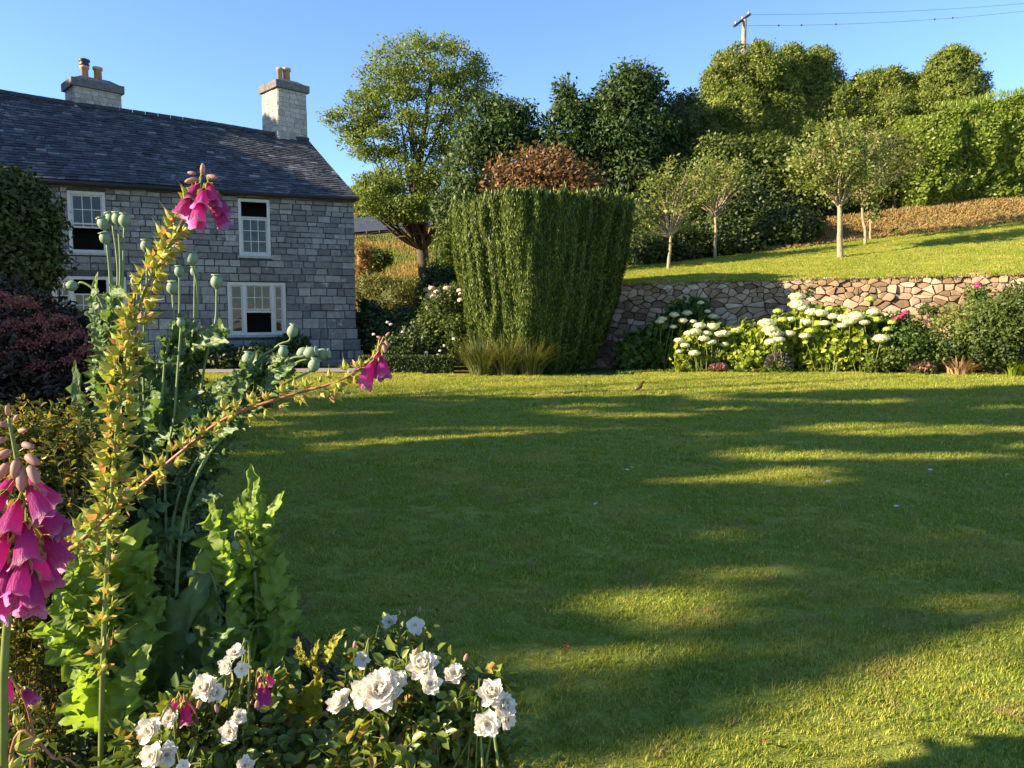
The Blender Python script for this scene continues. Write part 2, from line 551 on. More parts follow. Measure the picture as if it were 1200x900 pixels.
# coursed stones
r = np.random.default_rng(11)
b = MB(); z = ZG - 0.1
stones = MB()
def stone_box(mb, u0, u1, z0, z1, o0, o1, rr):
    j = 0.020
    q = [(u0 + rr.random() * j, z0 + rr.random() * j), (u1 - rr.random() * j, z0 + rr.random() * j), (u1 - rr.random() * j, z1 - rr.random() * j), (u0 + rr.random() * j, z1 - rr.random() * j)]
    e = 0.012
    back = [Fc(u, zz, o0) for u, zz in q]
    ou = [o1 + rr.normal() * 0.004 for _ in range(4)]
    mid = [Fc(u, zz, o1 - 0.01) for u, zz in q]
    cu, cz = (u0 + u1) / 2, (z0 + z1) / 2
    fr = [Fc(u + e * np.sign(cu - u), zz + e * np.sign(cz - zz), ou[k]) for k, (u, zz) in enumerate(q)]
    V = back + mid + fr
    Fs = [(8, 11, 10, 9)]
    for a in range(4):
        c = (a + 1) % 4
        Fs += [(a, a + 4, c + 4, c), (a + 4, a + 8, c + 8, c + 4)]
    mb.add(V, Fs)
while z < ZE - 0.02:
    fr_ = (z - ZG) / (ZE - ZG)
    h = (0.27 - 0.13 * fr_) * (0.8 + 0.4 * r.random())
    if fr_ < 0.25: h *= 1.15
    z1 = min(z + h, ZE - 0.01)
    if ZE - z1 < 0.07: z1 = ZE - 0.01
    u = -0.02 - 0.24 * max(0.0, 1 - (z - ZG) / 0.95)
    while u < UL:
        L = (0.18 + 0.36 * r.random()) * (1.15 - 0.3 * fr_)
        if r.random() < .12: L *= 1.6
        segs = [(u, min(u + L, UL))]
        for w in WIN:
            if z1 > w['z'][0] - 0.02 and z < w['z'][1] + 0.02:
                ns = []
                for a, c in segs:
                    if c <= w['u'][0] or a >= w['u'][1]: ns.append((a, c))
                    else:
                        if a < w['u'][0]: ns.append((a, w['u'][0]))
                        if c > w['u'][1]: ns.append((w['u'][1], c))
                segs = ns
        for a, c in segs:
            if c - a > 0.03:
                batter = 0.14 * max(0, 1 - (z - ZG) / 0.9) if a < 2.2 else 0
                stone_box(stones, a, c, z, z1, -0.05, 0.02 + batter + r.random() * 0.035, r)
        u += L
    z = z1
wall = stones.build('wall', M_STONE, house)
# backing wall with holes for the windows, and the other three sides
b = MB()
us = sorted({0, UL} | {w['u'][0] for w in WIN} | {w['u'][1] for w in WIN})
zs = sorted({ZG - 0.5, ZE} | {w['z'][0] for w in WIN} | {w['z'][1] for w in WIN})
for i in range(len(us) - 1):
    for j in range(len(zs) - 1):
        cu, cz = (us[i] + us[i + 1]) / 2, (zs[j] + zs[j + 1]) / 2
        if any(w['u'][0] < cu < w['u'][1] and w['z'][0] < cz < w['z'][1] for w in WIN): continue
        b.add([Fc(us[i], zs[j]), Fc(us[i + 1], zs[j]), Fc(us[i + 1], zs[j + 1]), Fc(us[i], zs[j + 1])], [(0, 1, 2, 3)])
RB = P(362, 166.5, 27.6); RB_L = P(0, 109, 23.6)
rd = unit(RB_L - RB); RL = RB + rd * (np.linalg.norm(RB_L - RB) + 3.5)
gd = unit(np.array([RB[0] - A2[0], RB[1] - A2[1], 0]))
GL = np.linalg.norm(RB[:2] - A2)
BR = A3 + gd * GL * 2; BL = BR + DU * UL
cor = [A3, A3 + DU * UL, BL, BR]
for a, c in ((3, 0), (2, 3), (1, 2)):
    p, q = cor[a], cor[c]; U3 = np.array([0, 0, 1.])
    b.add([p + U3 * (ZG - .5), q + U3 * (ZG - .5), q + U3 * ZE, p + U3 * ZE], [(0, 1, 2, 3)])
b.add([A3 + (0, 0, ZE), RB - (0, 0, .1), BR + (0, 0, ZE)], [(0, 1, 2)])
b.add([A3 + DU * UL + (0, 0, ZE), RL - (0, 0, .1), BL + (0, 0, ZE)], [(0, 1, 2)])
b.build('wall_core', M_MORTAR, house)
# slate roof: individual courses of slates on the front pitch
M_SLATE = stone_mat('roof_slate', [(0.0, (0.045, 0.048, 0.058)), (0.35, (0.065, 0.07, 0.086)), (0.7, (0.088, 0.095, 0.114)), (0.95, (0.115, 0.124, 0.144)), (1.0, (0.24, 0.25, 0.26))], 0.02, 5, (2.6, (0.26, 0.27, 0.28), 0.6), rough=0.75)
e0 = Fc(-0.10, ZE + 0.02, 0.22); e1 = Fc(UL + .1, ZE + 0.02, 0.22)
r0 = RB + np.array([0, 0, 0.05]); r1 = RL + np.array([0, 0, 0.05])
sl_ = MB(); NR = 31; rr = np.random.default_rng(5)
Nn = unit(np.cross(e1 - e0, r0 - e0));
if Nn[2] < 0: Nn = -Nn
def rf(s, t):
    sag = 0.05 * math.sin(PI * s) * t + 0.03 * math.sin(9 * s + 2 * t)
    return (e0 * (1 - s) + e1 * s) * (1 - t) + (r0 * (1 - s) + r1 * s) * t - np.array([0, 0, sag])
WID = np.linalg.norm(e1 - e0)
for j in range(NR):
    t0, t1 = j / NR, (j + 1.25) / NR
    s = 0.0 + (0.5 * (j % 2)) * 0.3 / WID - 0.0
    s = -0.15 / WID * (j % 2)
    while s < 1:
        wd = (0.22 + 0.12 * rr.random()) / WID
        a, c = max(s, 0) + 0.002 / WID, min(s + wd, 1) - 0.004 / WID
        s += wd
        if c - a < 0.02 / WID: continue
        lift = 0.030 + rr.random() * 0.014; dz = rr.normal() * 0.010
        tt = t0 - rr.random() * 0.004
        p = [rf(a, tt) + Nn * lift, rf(c, tt) + Nn * (lift + dz), rf(c, min(t1, 1.0)) + Nn * 0.002, rf(a, min(t1, 1.0)) + Nn * 0.002, rf(a, tt) + Nn * (lift - 0.02), rf(c, tt) + Nn * (lift - 0.02)]
        sl_.add(p, [(0, 1, 2, 3), (4, 5, 1, 0)])
roof = sl_.build('roof', M_SLATE, house)
b = MB()
bk0 = BR + np.array([0, 0, ZE]) + gd * .2; bk1 = BL + np.array([0, 0, ZE]) + gd * .2
b.add([r0, r1, bk1, bk0], [(0, 1, 2, 3)])
for i in range(24):
    for j in range(6):
        b.add([rf((i + a_) / 24, (j + c_) / 6) - Nn * .03 for a_, c_ in ((0, 0), (1, 0), (1, 1), (0, 1))], [(0, 1, 2, 3)])
# verge edge thickness
b.add([e0, r0, r0 - (0, 0, .09), e0 - (0, 0, .09)], [(0, 1, 2, 3)])
b.build('roof_underside', M_SLATE, house)
b = MB(); nk = 34
for k in range(nk):
    s0, s1 = k / nk, (k + 0.97) / nk
    p0, p1 = rf(s0, 1) + (0, 0, 0.04), rf(s1, 1) + (0, 0, 0.045)
    b.tube([p0, p1], 0.085, 6)
b.build('ridge_tiles', plain('ridge_tile', (0.06, 0.06, 0.075), 0.8, .3, .4, 6), house)
b = MB(); gp = [Fc(-0.12, ZE - 0.03, 0.26), Fc(UL * .5, ZE - 0.045, 0.26), Fc(UL, ZE - 0.03, 0.26)]
b.tube(gp, 0.055, 8)
b.add([Fc(-0.05, ZE - 0.1, 0.03), Fc(UL, ZE - 0.1, 0.03), Fc(UL, ZE - 0.1, 0.25), Fc(-0.05, ZE - 0.1, 0.25)], [(0, 1, 2, 3)])
b.add([Fc(-0.05, ZE - 0.1, 0.25), Fc(UL, ZE - 0.1, 0.25), Fc(UL, ZE + 0.02, 0.25), Fc(-0.05, ZE + 0.02, 0.25)], [(0, 1, 2, 3)])
b.build('gutter', plain('black_gutter', (0.02, 0.02, 0.022), 0.5, .4, .2), house)

# windows
def fbox(mb, u0, u1, z0, z1, o0, o1):
    mb.box((Fc((u0 + u1) / 2, (z0 + z1) / 2, (o0 + o1) / 2)), abs(u1 - u0), abs(o1 - o0), abs(z1 - z0), DU, NO, (0, 0, 1))
def window(w):
    (u0, u1), (z0, z1) = w['u'], w['z']; k = w['kind']
    b = MB()                                   # reveal: dark room box behind the opening
    q = [(u0, z0), (u1, z0), (u1, z1), (u0, z1)]
    for i in range(4):
        a, c = q[i], q[(i + 1) % 4]
        b.add([Fc(*a, 0.03), Fc(*c, 0.03), Fc(*c, -0.9), Fc(*a, -0.9)], [(0, 1, 2, 3)])
    b.add([Fc(*a, -0.9) for a in q], [(0, 1, 2, 3)])
    root = b.build('window', M_DARK, house)
    f = MB(); fw = 0.085; o0, o1 = -0.09, 0.03
    fbox(f, u0, u0 + fw, z0, z1, o0, o1); fbox(f, u1 - fw, u1, z0, z1, o0, o1)
    fbox(f, u0 + fw, u1 - fw, z1 - fw, z1, o0, o1 - .003); fbox(f, u0 + fw, u1 - fw, z0, z0 + fw * .9, o0, o1 + .003)
    A, B, C, D = u0 + fw, u1 - fw, z0 + fw * .9, z1 - fw
    muls = []
    if k == 'd': muls = [A + (B - A) * .20, A + (B - A) * .74]
    if k == 'c': muls = [A + (B - A) * .22, A + (B - A) * .76]
    for m in muls: fbox(f, m - .05, m + .05, C, D, o0 + .01, o1 - .005)
    f.build('frame', M_WHITE, root)
    s = MB(); fbox(s, u0 - .05, u1 + .05, z0 - 0.07, z0 - 0.005, -0.05, 0.09)
    s.build('sill', plain('sill_stone', (0.42, 0.42, 0.4), .8, .2, .3, 8), root)
    g = MB(); gb = MB()
    def light(ua, ub, za, zb, nx, nz, rail=0.045, o=-0.045):
        fbox(gb, ua, ua + rail, za, zb, o - .018, o + .018); fbox(gb, ub - rail, ub, za, zb, o - .018, o + .018)
        fbox(gb, ua + rail, ub - rail, za, za + rail, o - .017, o + .017); fbox(gb, ua + rail, ub - rail, zb - rail, zb, o - .017, o + .017)
        a0, a1, c0, c1 = ua + rail, ub - rail, za + rail, zb - rail
        for i in range(1, nx): m = a0 + (a1 - a0) * i / nx; fbox(gb, m - .011, m + .011, c0, c1, o - .012, o + .012)
        for i in range(1, nz): m = c0 + (c1 - c0) * i / nz; fbox(gb, a0, a1, m - .011, m + .011, o - .010, o + .010)
        g.add([Fc(a0, c0, o), Fc(a1, c0, o), Fc(a1, c1, o), Fc(a0, c1, o)], [(0, 1, 2, 3)])
    if k == 'a':
        light(A, B, C + (D - C) * .46, D, 3, 2); light(A, B, C + (D - C) * .40, D - (D - C) * .12, 3, 2, o=-0.085)
    elif k == 'b':
        light(A, B, C, C + (D - C) * .68, 3, 3); light(A, B, C + .03, C + (D - C) * .72, 3, 3, o=-0.085)
    elif k == 'd':
        light(A, muls[0] - .05, C, D, 1, 4); light(muls[0] + .05, muls[1] - .05, C + (D - C) * .48, D, 3, 2, 0.035); light(muls[1] + .05, B, C, D, 1, 4)
        fbox(gb, muls[0] + .05, muls[1] - .05, C + (D - C) * .42, C + (D - C) * .47, -.1, -.03)
    else:
        light(A, muls[0] - .05, C, D, 1, 3); light(muls[0] + .05, muls[1] - .05, C, C + (D - C) * .7, 4, 3, 0.035); light(muls[1] + .05, B, C, D, 2, 3)
    gb.build('glazing_bars', M_WHITE, root); g.build('pane', M_GLASS, root)
    return root
for w in WIN: window(w)

# chimneys: plan turned so that the flank faces the low sun
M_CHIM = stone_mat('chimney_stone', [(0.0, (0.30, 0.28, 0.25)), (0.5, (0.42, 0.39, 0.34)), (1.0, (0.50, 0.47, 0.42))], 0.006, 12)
M_CAP = plain('chimney_cap', (0.17, 0.16, 0.17), 0.85, .2, .4, 8, bmp=.01)
M_POT = plain('clay_pot', (0.50, 0.34, 0.22), 0.8, .2, .25, 8)
M_COWL = plain('dark_cowl', (0.03, 0.035, 0.045), 0.5, .4, .2)
def chimney(px_fl, px_fr, Yf, ang, depth, z0, zt, pots, taper=0.0):
    fl = P(px_fl, 200, Yf); a = R(ang); dx = np.array([math.cos(a), math.sin(a), 0]); dy = np.array([-math.sin(a), math.cos(a), 0])
    d = ray(px_fr, 200); s = np.linalg.solve(np.array([[dx[0], -d[0]], [dx[1], -d[1]]]), -(fl - CAM)[:2] + 0)
    wd = s[0]
    fl[2] = 0
    b = MB(); rr = np.random.default_rng(int(px_fl)); c = fl + dx * wd / 2 + dy * depth / 2
    z = z0; k = 0
    def pt(u, v, zz, o=0):
        t = (zz - z0) / (zt - z0); f = 1 - taper * t
        return c + dx * ((u - .5) * (wd + 2 * o)) * f + dy * ((v - .5) * (depth + 2 * o)) * f + np.array([0, 0, zz])
    b.add([pt(0, 0, z0), pt(1, 0, z0), pt(1, 1, z0), pt(0, 1, z0), pt(0, 0, zt), pt(1, 0, zt), pt(1, 1, zt), pt(0, 1, zt)], [(0, 1, 5, 4), (1, 2, 6, 5), (2, 3, 7, 6), (3, 0, 4, 7), (4, 5, 6, 7)])
    while z < zt - .03:
        h = 0.13 + rr.random() * .07; z1 = min(z + h, zt)
        for side in range(4):
            Ls = wd if side % 2 == 0 else depth; u = 0 - (rr.random() * .1)
            while u < Ls:
                L = .16 + rr.random() * .2; a0, a1 = max(u, 0) / Ls, min(u + L, Ls) / Ls; u += L
                if (a1 - a0) * Ls < .03: continue
                g0 = 0.005; o = .015 + rr.random() * .012
                a0 += g0 / Ls; a1 -= g0 / Ls
                E = {0: lambda q, zz, oo: pt(q, 0, zz) - dy * oo, 1: lambda q, zz, oo: pt(1, q, zz) + dx * oo,
                     2: lambda q, zz, oo: pt(1 - q, 1, zz) + dy * oo, 3: lambda q, zz, oo: pt(0, 1 - q, zz) - dx * oo}[side]
                Vs = [E(a0, z + g0, 0), E(a1, z + g0, 0), E(a1, z1 - g0, 0), E(a0, z1 - g0, 0), E(a0, z + g0, o), E(a1, z + g0, o), E(a1, z1 - g0, o), E(a0, z1 - g0, o)]
                b.add(Vs, [(4, 5, 6, 7), (0, 1, 5, 4), (1, 2, 6, 5), (2, 3, 7, 6), (3, 0, 4, 7)])
        z = z1
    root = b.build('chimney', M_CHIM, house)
    cp = MB(); f = 1 - taper
    W2, D2 = wd * f, depth * f
    cp.box(c + (0, 0, zt + .12), W2 + .2, D2 + .2, .24, dx, dy)
    n0 = len(cp.v)
    lo = [c + dx * sx * (W2 / 2 + .04) + dy * sy * (D2 / 2 + .04) + (0, 0, zt + .24) for sx, sy in ((-1, -1), (1, -1), (1, 1), (-1, 1))]
    hi = [c + dx * sx * (W2 / 2 * .62) + dy * sy * (D2 / 2 * .6) + (0, 0, zt + .40) for sx, sy in ((-1, -1), (1, -1), (1, 1), (-1, 1))]
    cp.add(lo + hi, [(0, 1, 5, 4), (1, 2, 6, 5), (2, 3, 7, 6), (3, 0, 4, 7), (4, 5, 6, 7)])
    cp.build('cap', M_CAP, root)
    for u, rad, hh, cowl in pots:
        pm = MB(); pc = c + dx * u * wd + (0, 0, zt + .36)
        pm.lathe(pc, [(rad, 0), (rad * .95, hh * .8), (rad * 1.25, hh * .82), (rad * 1.25, hh), (rad * .8, hh), (rad * .8, hh * .5)], 14)
        pm.build('chimney_pot', M_POT, root, True)
        if cowl:
            cm = MB(); cm.lathe(pc + (0, 0, hh), [(rad * 1.2, 0), (rad * 1.4, .05), (rad * 1.1, .09), (rad * 1.5, .14), (rad * 1.5, .2), (rad * .3, .25)], 12)
            cm.build('cowl', M_COWL, root, True)
    return root
def zat(py, Y): return CAMZ + (P(0, py, Y)[2] - CAMZ)
chimney(327.5, 361, 26.9, 44, 1.15, zat(175, 26.9), zat(102, 26.9), [(-.13, .095, .48, False), (.10, .125, .52, False)], 0.03)
chimney(91, 145.5, 24.4, 44, .95, zat(140, 24.4), zat(100, 24.4), [(-.16, .11, .42, True), (.12, .12, .46, False)], 0.02)

# ================================================================== RETAINING WALL (dry stone)
def clip_poly(poly, mx, my, nx, ny):
    out = []
    n = len(poly)
    for i in range(n):
        a, c = poly[i], poly[(i + 1) % n]
        da = (a[0] - mx) * nx + (a[1] - my) * ny; dc = (c[0] - mx) * nx + (c[1] - my) * ny
        if da <= 0: out.append(a)
        if (da < 0 < dc) or (dc < 0 < da):
            t = da / (da - dc); out.append((a[0] + (c[0] - a[0]) * t, a[1] + (c[1] - a[1]) * t))
    return out
W0x, W1x = -1.6, 20.0
M_DRY = stone_mat('drystone', [(0.0, (0.16, 0.105, 0.068)), (0.4, (0.33, 0.22, 0.14)), (0.75, (0.42, 0.30, 0.21)), (1.0, (0.54, 0.43, 0.32))], 0.03, 5, (1.6, (0.50, 0.44, 0.35), 0.7))
rw = thing('retaining_wall', 'rough dry stone retaining wall holding up the upper lawn', 'wall', (W0x, float(wall_y(W0x)), 0))
wdir = unit(np.array([1, -0.32, 0])); wnor = np.array([wdir[1], -wdir[0], 0])
if wnor[1] > 0: wnor = -wnor
WLEN = (W1x - W0x) * math.sqrt(1 + .32 ** 2)
def Wp(s, z, o=0):
    p = np.array([W0x, float(wall_y(W0x)), 0]) + wdir * s + wnor * (o - 0.03 * (z - 1.3)) + np.array([0, 0, z])
    return p
r = np.random.default_rng(21)
seeds = []
z = -0.1
while z < 2.85:
    h = 0.13 + 0.17 * r.random() if r.random() < .62 else .06 + .06 * r.random()
    s = -0.2
    while s < WLEN + .2:
        L = h * (1.6 + 2.3 * r.random())
        
        if h > .22 and r.random() < .3: seeds.append((s + L / 2, z + h * .25)); seeds.append((s + L / 2 + .05 * r.normal(), z + h * .75))
        else: seeds.append((s + L / 2, z + h / 2 + r.normal() * h * .22))
        s += L
    z += h
for _ in range(420): seeds.append((r.uniform(0, WLEN), r.uniform(0, 2.7)))
seeds = np.array(seeds); AX = 0.62          # squash horizontally for wide stones
stn = MB()
for i, (sx, sz) in enumerate(seeds):
    dx = (seeds[:, 0] - sx); dz = (seeds[:, 1] - sz)
    near = np.where((abs(dx) < 1.4) & (abs(dz) < .7))[0]
    poly = [(sx - 1.2, sz - .5), (sx + 1.2, sz - .5), (sx + 1.2, sz + .5), (sx - 1.2, sz + .5)]
    for j in near:
        if j == i: continue
        mx, my = sx + dx[j] / 2, sz + dz[j] / 2
        poly = clip_poly(poly, mx, my, dx[j] * AX * AX, dz[j])
        if len(poly) < 3: break
    if len(poly) < 3: continue
    x = W0x + sx * wdir[0]
    ztop = 2.58 + 0.011 * (x - 3.6) + 0.03 + 0.07 * r.random()
    poly = clip_poly(poly, 0, ztop, 0, 1)
    if len(poly) < 3: continue
    pc = np.mean(poly, 0); pl = np.array(poly)
    size = np.ptp(pl[:, 0]); n = len(pl)
    if np.ptp(pl[:, 1]) < .03: continue
    # chamfer corners for a rounder outline
    rnd = []
    for k in range(n):
        a, c, d = pl[k - 1], pl[k], pl[(k + 1) % n]
        rnd.append(c + (a - c) * .12); rnd.append(c + (d - c) * .12)
    pl = np.array(rnd); n = len(pl); pl = pc + (pl - pc) * (0.982) + r.normal(size=pl.shape) * .004
    base = 0.0 + r.random() * .09; tilt = r.normal(size=2) * .09
    ring0 = [Wp(p[0], p[1], -.12) for p in pl]
    ring1 = [Wp(*(pc + (p - pc) * .97), base + .02 + np.dot(tilt, p - pc)) for p in pl]
    ring2 = [Wp(*(pc + (p - pc) * .86), base + .045 + np.dot(tilt, p - pc)) for p in pl]
    cpt = [Wp(pc[0], pc[1], base + .052)]
    V = ring0 + ring1 + ring2 + cpt; F = []
    for k in range(n):
        m = (k + 1) % n
        F += [(k, m, n + m, n + k), (n + k, n + m, 2 * n + m, 2 * n + k), (2 * n + k, 2 * n + m, 3 * n)]
    stn.add(V, F)
stn.build('stonework', M_DRY, rw, False)
b = MB()
b.add([Wp(0, -.2, -.13), Wp(WLEN, -.2, -.13), Wp(WLEN, 2.5, -.13), Wp(0, 2.5, -.13)], [(0, 1, 2, 3)])
b.add([Wp(0, 2.6, -.0), Wp(WLEN, 2.75, -.0), Wp(WLEN, 2.75, -.6), Wp(0, 2.55, -.6)], [(0, 1, 2, 3)])
b.build('earth_backing', SOIL, rw)

# ================================================================== FOLIAGE MATERIALS
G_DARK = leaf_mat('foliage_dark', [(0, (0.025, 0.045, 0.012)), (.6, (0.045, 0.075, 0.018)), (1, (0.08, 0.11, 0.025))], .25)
G_BLUE = leaf_mat('foliage_bluegreen', [(0, (0.025, 0.055, 0.018)), (.6, (0.05, 0.09, 0.025)), (1, (0.09, 0.13, 0.035))], .3, .5, .2)
G_MID = leaf_mat('foliage_mid', [(0, (0.04, 0.07, 0.012)), (.6, (0.075, 0.115, 0.02)), (1, (0.12, 0.15, 0.03))], .35)
G_OLIVE = leaf_mat('foliage_olive', [(0, (0.075, 0.085, 0.018)), (.6, (0.12, 0.13, 0.03)), (1, (0.18, 0.18, 0.045))], .35)
G_ASH = leaf_mat('foliage_ash', [(0, (0.08, 0.12, 0.025)), (.6, (0.14, 0.20, 0.038)), (1, (0.22, 0.28, 0.06))], .45)
G_APPLE = leaf_mat('foliage_apple', [(0, (0.10, 0.14, 0.03)), (.6, (0.17, 0.22, 0.05)), (.93, (0.25, 0.28, 0.08)), (1, (0.34, 0.19, 0.07))], .4)
G_YEL = leaf_mat('foliage_yellowgreen', [(0, (0.09, 0.14, 0.015)), (.6, (0.16, 0.21, 0.025)), (1, (0.25, 0.28, 0.04))], .4)
G_HEDGE = leaf_mat('foliage_hedge', [(0, (0.09, 0.14, 0.016)), (.6, (0.15, 0.21, 0.026)), (1, (0.21, 0.27, 0.04))], .35, .45)
G_YEW = leaf_mat('foliage_yew', [(0, (0.08, 0.05, 0.02)), (.03, (0.025, 0.048, 0.01)), (.6, (0.06, 0.10, 0.015)), (1, (0.19, 0.24, 0.03))], .15)
G_COPPER = leaf_mat('foliage_copper', [(0, (0.10, 0.05, 0.025)), (.6, (0.17, 0.09, 0.04)), (1, (0.24, 0.16, 0.06))], .3)
G_PURPLE = leaf_mat('foliage_purple', [(0, (0.03, 0.018, 0.016)), (.6, (0.05, 0.03, 0.022)), (1, (0.05, 0.06, 0.025))], .25)
G_FERN = leaf_mat('foliage_fern', [(0, (0.08, 0.10, 0.03)), (.6, (0.13, 0.15, 0.045)), (1, (0.22, 0.22, 0.09))], .35)

# ================================================================== YEW (clipped, flaring, upright sprays)
yew = thing('yew_tree', 'huge clipped yew flaring wide to a flat top beside the lawn', 'tree', gnd(0.7, 21.6))
def yew_r(phi, t):
    """outline of the yew: phi plan angle (0 = +x), t height 0..1. returns radius along phi"""
    # plan is a rounded block with one corner turned to the lawn
    rot = R(37)
    p = phi - rot
    a = 2.52 * (0.53 + 0.47 * t ** 0.55); b_ = 2.12 * (0.52 + 0.48 * t ** 0.55)
    n = 2.6
    return (np.abs(np.cos(p) / a) ** n + np.abs(np.sin(p) / b_) ** n) ** (-1 / n)
YC = np.array([0.78, 21.9]); YZ0 = 0.1; YZ1 = 4.62
def yew_pt(phi, t, o=0):
    rr_ = yew_r(phi, t) + o
    return np.stack([YC[0] + 0.12 * (t - .5) + rr_ * np.cos(phi), YC[1] + rr_ * np.sin(phi), YZ0 + (YZ1 - YZ0) * t], -1)
def ridges(phi, t):
    q = np.stack([np.cos(phi) * 6.5, np.sin(phi) * 6.5, t * 1.6 + np.cos(phi) * 1.5], -1)
    q2 = np.stack([np.cos(phi) * 13, np.sin(phi) * 13, t * 4.5], -1)
    return (vnoise(q, 5) - .5) * 0.34 + (vnoise(q2, 6) - .5) * 0.36
r = np.random.default_rng(31)
cl = Cloud()
nphi, nt_ = 150, 34
ph = np.linspace(0, 2 * PI, nphi, endpoint=False); tt = np.linspace(-0.03, 1, nt_)
PH, TT = np.meshgrid(ph, tt)
core = yew_pt(PH, np.clip(TT, 0, 1), ridges(PH, TT) - 0.16)
core[..., 2] = YZ0 + (YZ1 - 0.1 - YZ0) * TT
Vc = core.reshape(-1, 3); Fq = []
for j in range(nt_ - 1):
    for i in range(nphi): Fq.append((j * nphi + i, j * nphi + (i + 1) % nphi, (j + 1) * nphi + (i + 1) % nphi, (j + 1) * nphi + i))
cl.add(Vc, np.array(Fq))
topc = core[-1].mean(0); rings = [topc + (core[-1] - topc) * k for k in (1, .7, .4, .02)]
Vt = np.concatenate(rings) + r.normal(size=(nphi * 4, 3)) * [0, 0, .04]; Ft = []
for j in range(3):
    for i in range(nphi): Ft.append((j * nphi + i, j * nphi + (i + 1) % nphi, (j + 1) * nphi + (i + 1) % nphi, (j + 1) * nphi + i))
cl.add(Vt, np.array(Ft))
n = 240000
phi = r.random(n) * 2 * PI; t = r.random(n) ** 0.85
t = np.clip(t * 1.0, 0, 1)
o = ridges(phi, t)
C = yew_pt(phi, t, o + r.normal(size=n) * .035 - .02)
outw = np.stack([np.cos(phi), np.sin(phi), 0 * phi], -1)
A = unit(outw * (0.45 + .3 * r.normal(size=(n, 1))) + np.array([0, 0, 1.0]) + r.normal(size=(n, 3)) * .35)
N = unit(outw + r.normal(size=(n, 3)) * .38)
Ls = 0.075 + .06 * r.random(n)
cl.leaves(C, A, N, Ls, Ls * .22, 'quad')
n = 16000                                              # top tips
phi = r.random(n) * 2 * PI; k = np.sqrt(r.random(n)); k = np.where(r.random(n) < .5, .93 + .07 * r.random(n), k)
C = yew_pt(phi, np.ones(n), ridges(phi, np.ones(n))); C = topc + (C - topc) * k[:, None]
tuft = vnoise(C * [6, 6, 0] + 3, 9) ** 2
hh = (0.08 + .50 * tuft * r.random(n)); C[:, 2] = YZ1 - .08 + hh
A = unit(np.array([0, 0, 1.0]) + r.normal(size=(n, 3)) * .22)
cl.leaves(C, A, rdir(r, n), 0.15, .045, 'quad')
cl.build('crown', G_YEW, yew)
b = MB(); b.tube([(0.8, 21.9, 0), (0.8, 21.9, 1.2), (0.8, 21.9, 2.5)], [.3, .26, .2], 10); b.build('trunk', BARK, yew)

# ================================================================== TREES
def tree(name, label, base, blobs, per, spread, L, W, mat, group=None, bark=BARK, tr=.16, top=None, nl=14, shell=.55, kind='quad', core=False, seed=1, keep=None, droop=0., cat='tree', squash=.8, up=0., h0=.2, jag=.25):
    r = np.random.default_rng(seed)
    root = thing(name, label, cat, base, group)
    o, K = foliage(r, blobs, per, spread, L, W, mat, root, 'crown', shell, squash, droop, kind, up, keep, jag=jag)
    if core:
        cc = Cloud()
        for c, rad, nn in blobs:
            cc.add(*lumpy(r, c, np.array(rad) * np.ones(3) * core, .25, 14, 10, 2.2, seed))
        # the inner mass of twigs belongs to the crown
        cc.build('twigs', mat, root)
    if top is None:
        c, rad, nn = blobs[0]; top = np.array(c) + np.array([0, 0, .3]) * np.array(rad)
    limb_mesh(r, base, K, h0, tr, top, nl, bark, root)
    return root
def bl(px, py, Y, rx, ry, n, depth=None):
    """crown mass seen at pixel px,py at distance Y with pixel radii rx, ry"""
    return (P(px, py, Y), (rx * Y / FPX, (depth or rx) * Y / FPX, ry * Y / FPX), n)
# tall airy ash
Y = 44
b0 = ghit(497, 300); b0 = gnd(-4.9, Y + 1)
ash = [bl(500, 75, Y, 58, 34, 75), bl(450, 110, Y, 40, 28, 45), bl(548, 100, Y, 30, 30, 34), bl(415, 140, Y, 32, 20, 28), bl(438, 165, Y, 40, 26, 38), bl(500, 135, Y, 55, 35, 45),
       bl(470, 205, Y, 45, 28, 38), bl(535, 165, Y, 35, 34, 26), bl(520, 210, Y, 36, 30, 26), bl(440, 228, Y - 2, 32, 24, 40), bl(480, 245, Y - 2, 38, 16, 38)]
tree('ash_tree', 'tall airy ash tree with pale olive leaves beyond the farmhouse gable', b0, [(c_, r_, int(n_ * 1.3)) for c_, r_, n_ in ash], 95, .30, .16, .08, G_ASH, tr=.42, top=P(505, 95, Y), nl=40, shell=.35, seed=3, h0=.34, squash=.6)
# broad dark glossy trees
Y = 37
TG = 'dark broadleaf trees behind the yew'
tree('broadleaf_tree', 'dark glossy green tree growing right against the ash', gnd(-1.0, Y), [bl(575, 150, Y, 34, 34, 60), bl(560, 200, Y, 36, 40, 70), bl(610, 195, Y, 40, 35, 60), bl(615, 150, Y, 14, 26, 18), bl(540, 240, Y, 28, 22, 30)], 110, .34, .20, .10, G_BLUE, TG, tr=.3, seed=4, droop=.5)
tree('broadleaf_tree', 'dark green tree with a narrow spiky top between two bushier dark trees', gnd(2.5, Y), [bl(660, 165, Y, 36, 34, 55), bl(662, 122, Y, 9, 24, 16), bl(690, 140, Y, 14, 24, 18), bl(645, 210, Y, 36, 30, 45), bl(672, 200, Y, 34, 30, 40)], 110, .32, .20, .10, G_BLUE, TG, tr=.3, seed=5, droop=.5)
tree('broadleaf_tree', 'tall dark green drooping-leaved tree standing above the copper shrub', gnd(5.6, Y), [bl(735, 115, Y, 32, 30, 60), bl(722, 160, Y, 38, 36, 70), bl(750, 155, Y, 32, 42, 60), bl(735, 215, Y, 44, 34, 70), bl(757, 100, Y, 14, 14, 14)], 110, .34, .21, .10, G_BLUE, TG, tr=.3, seed=6, droop=.6)
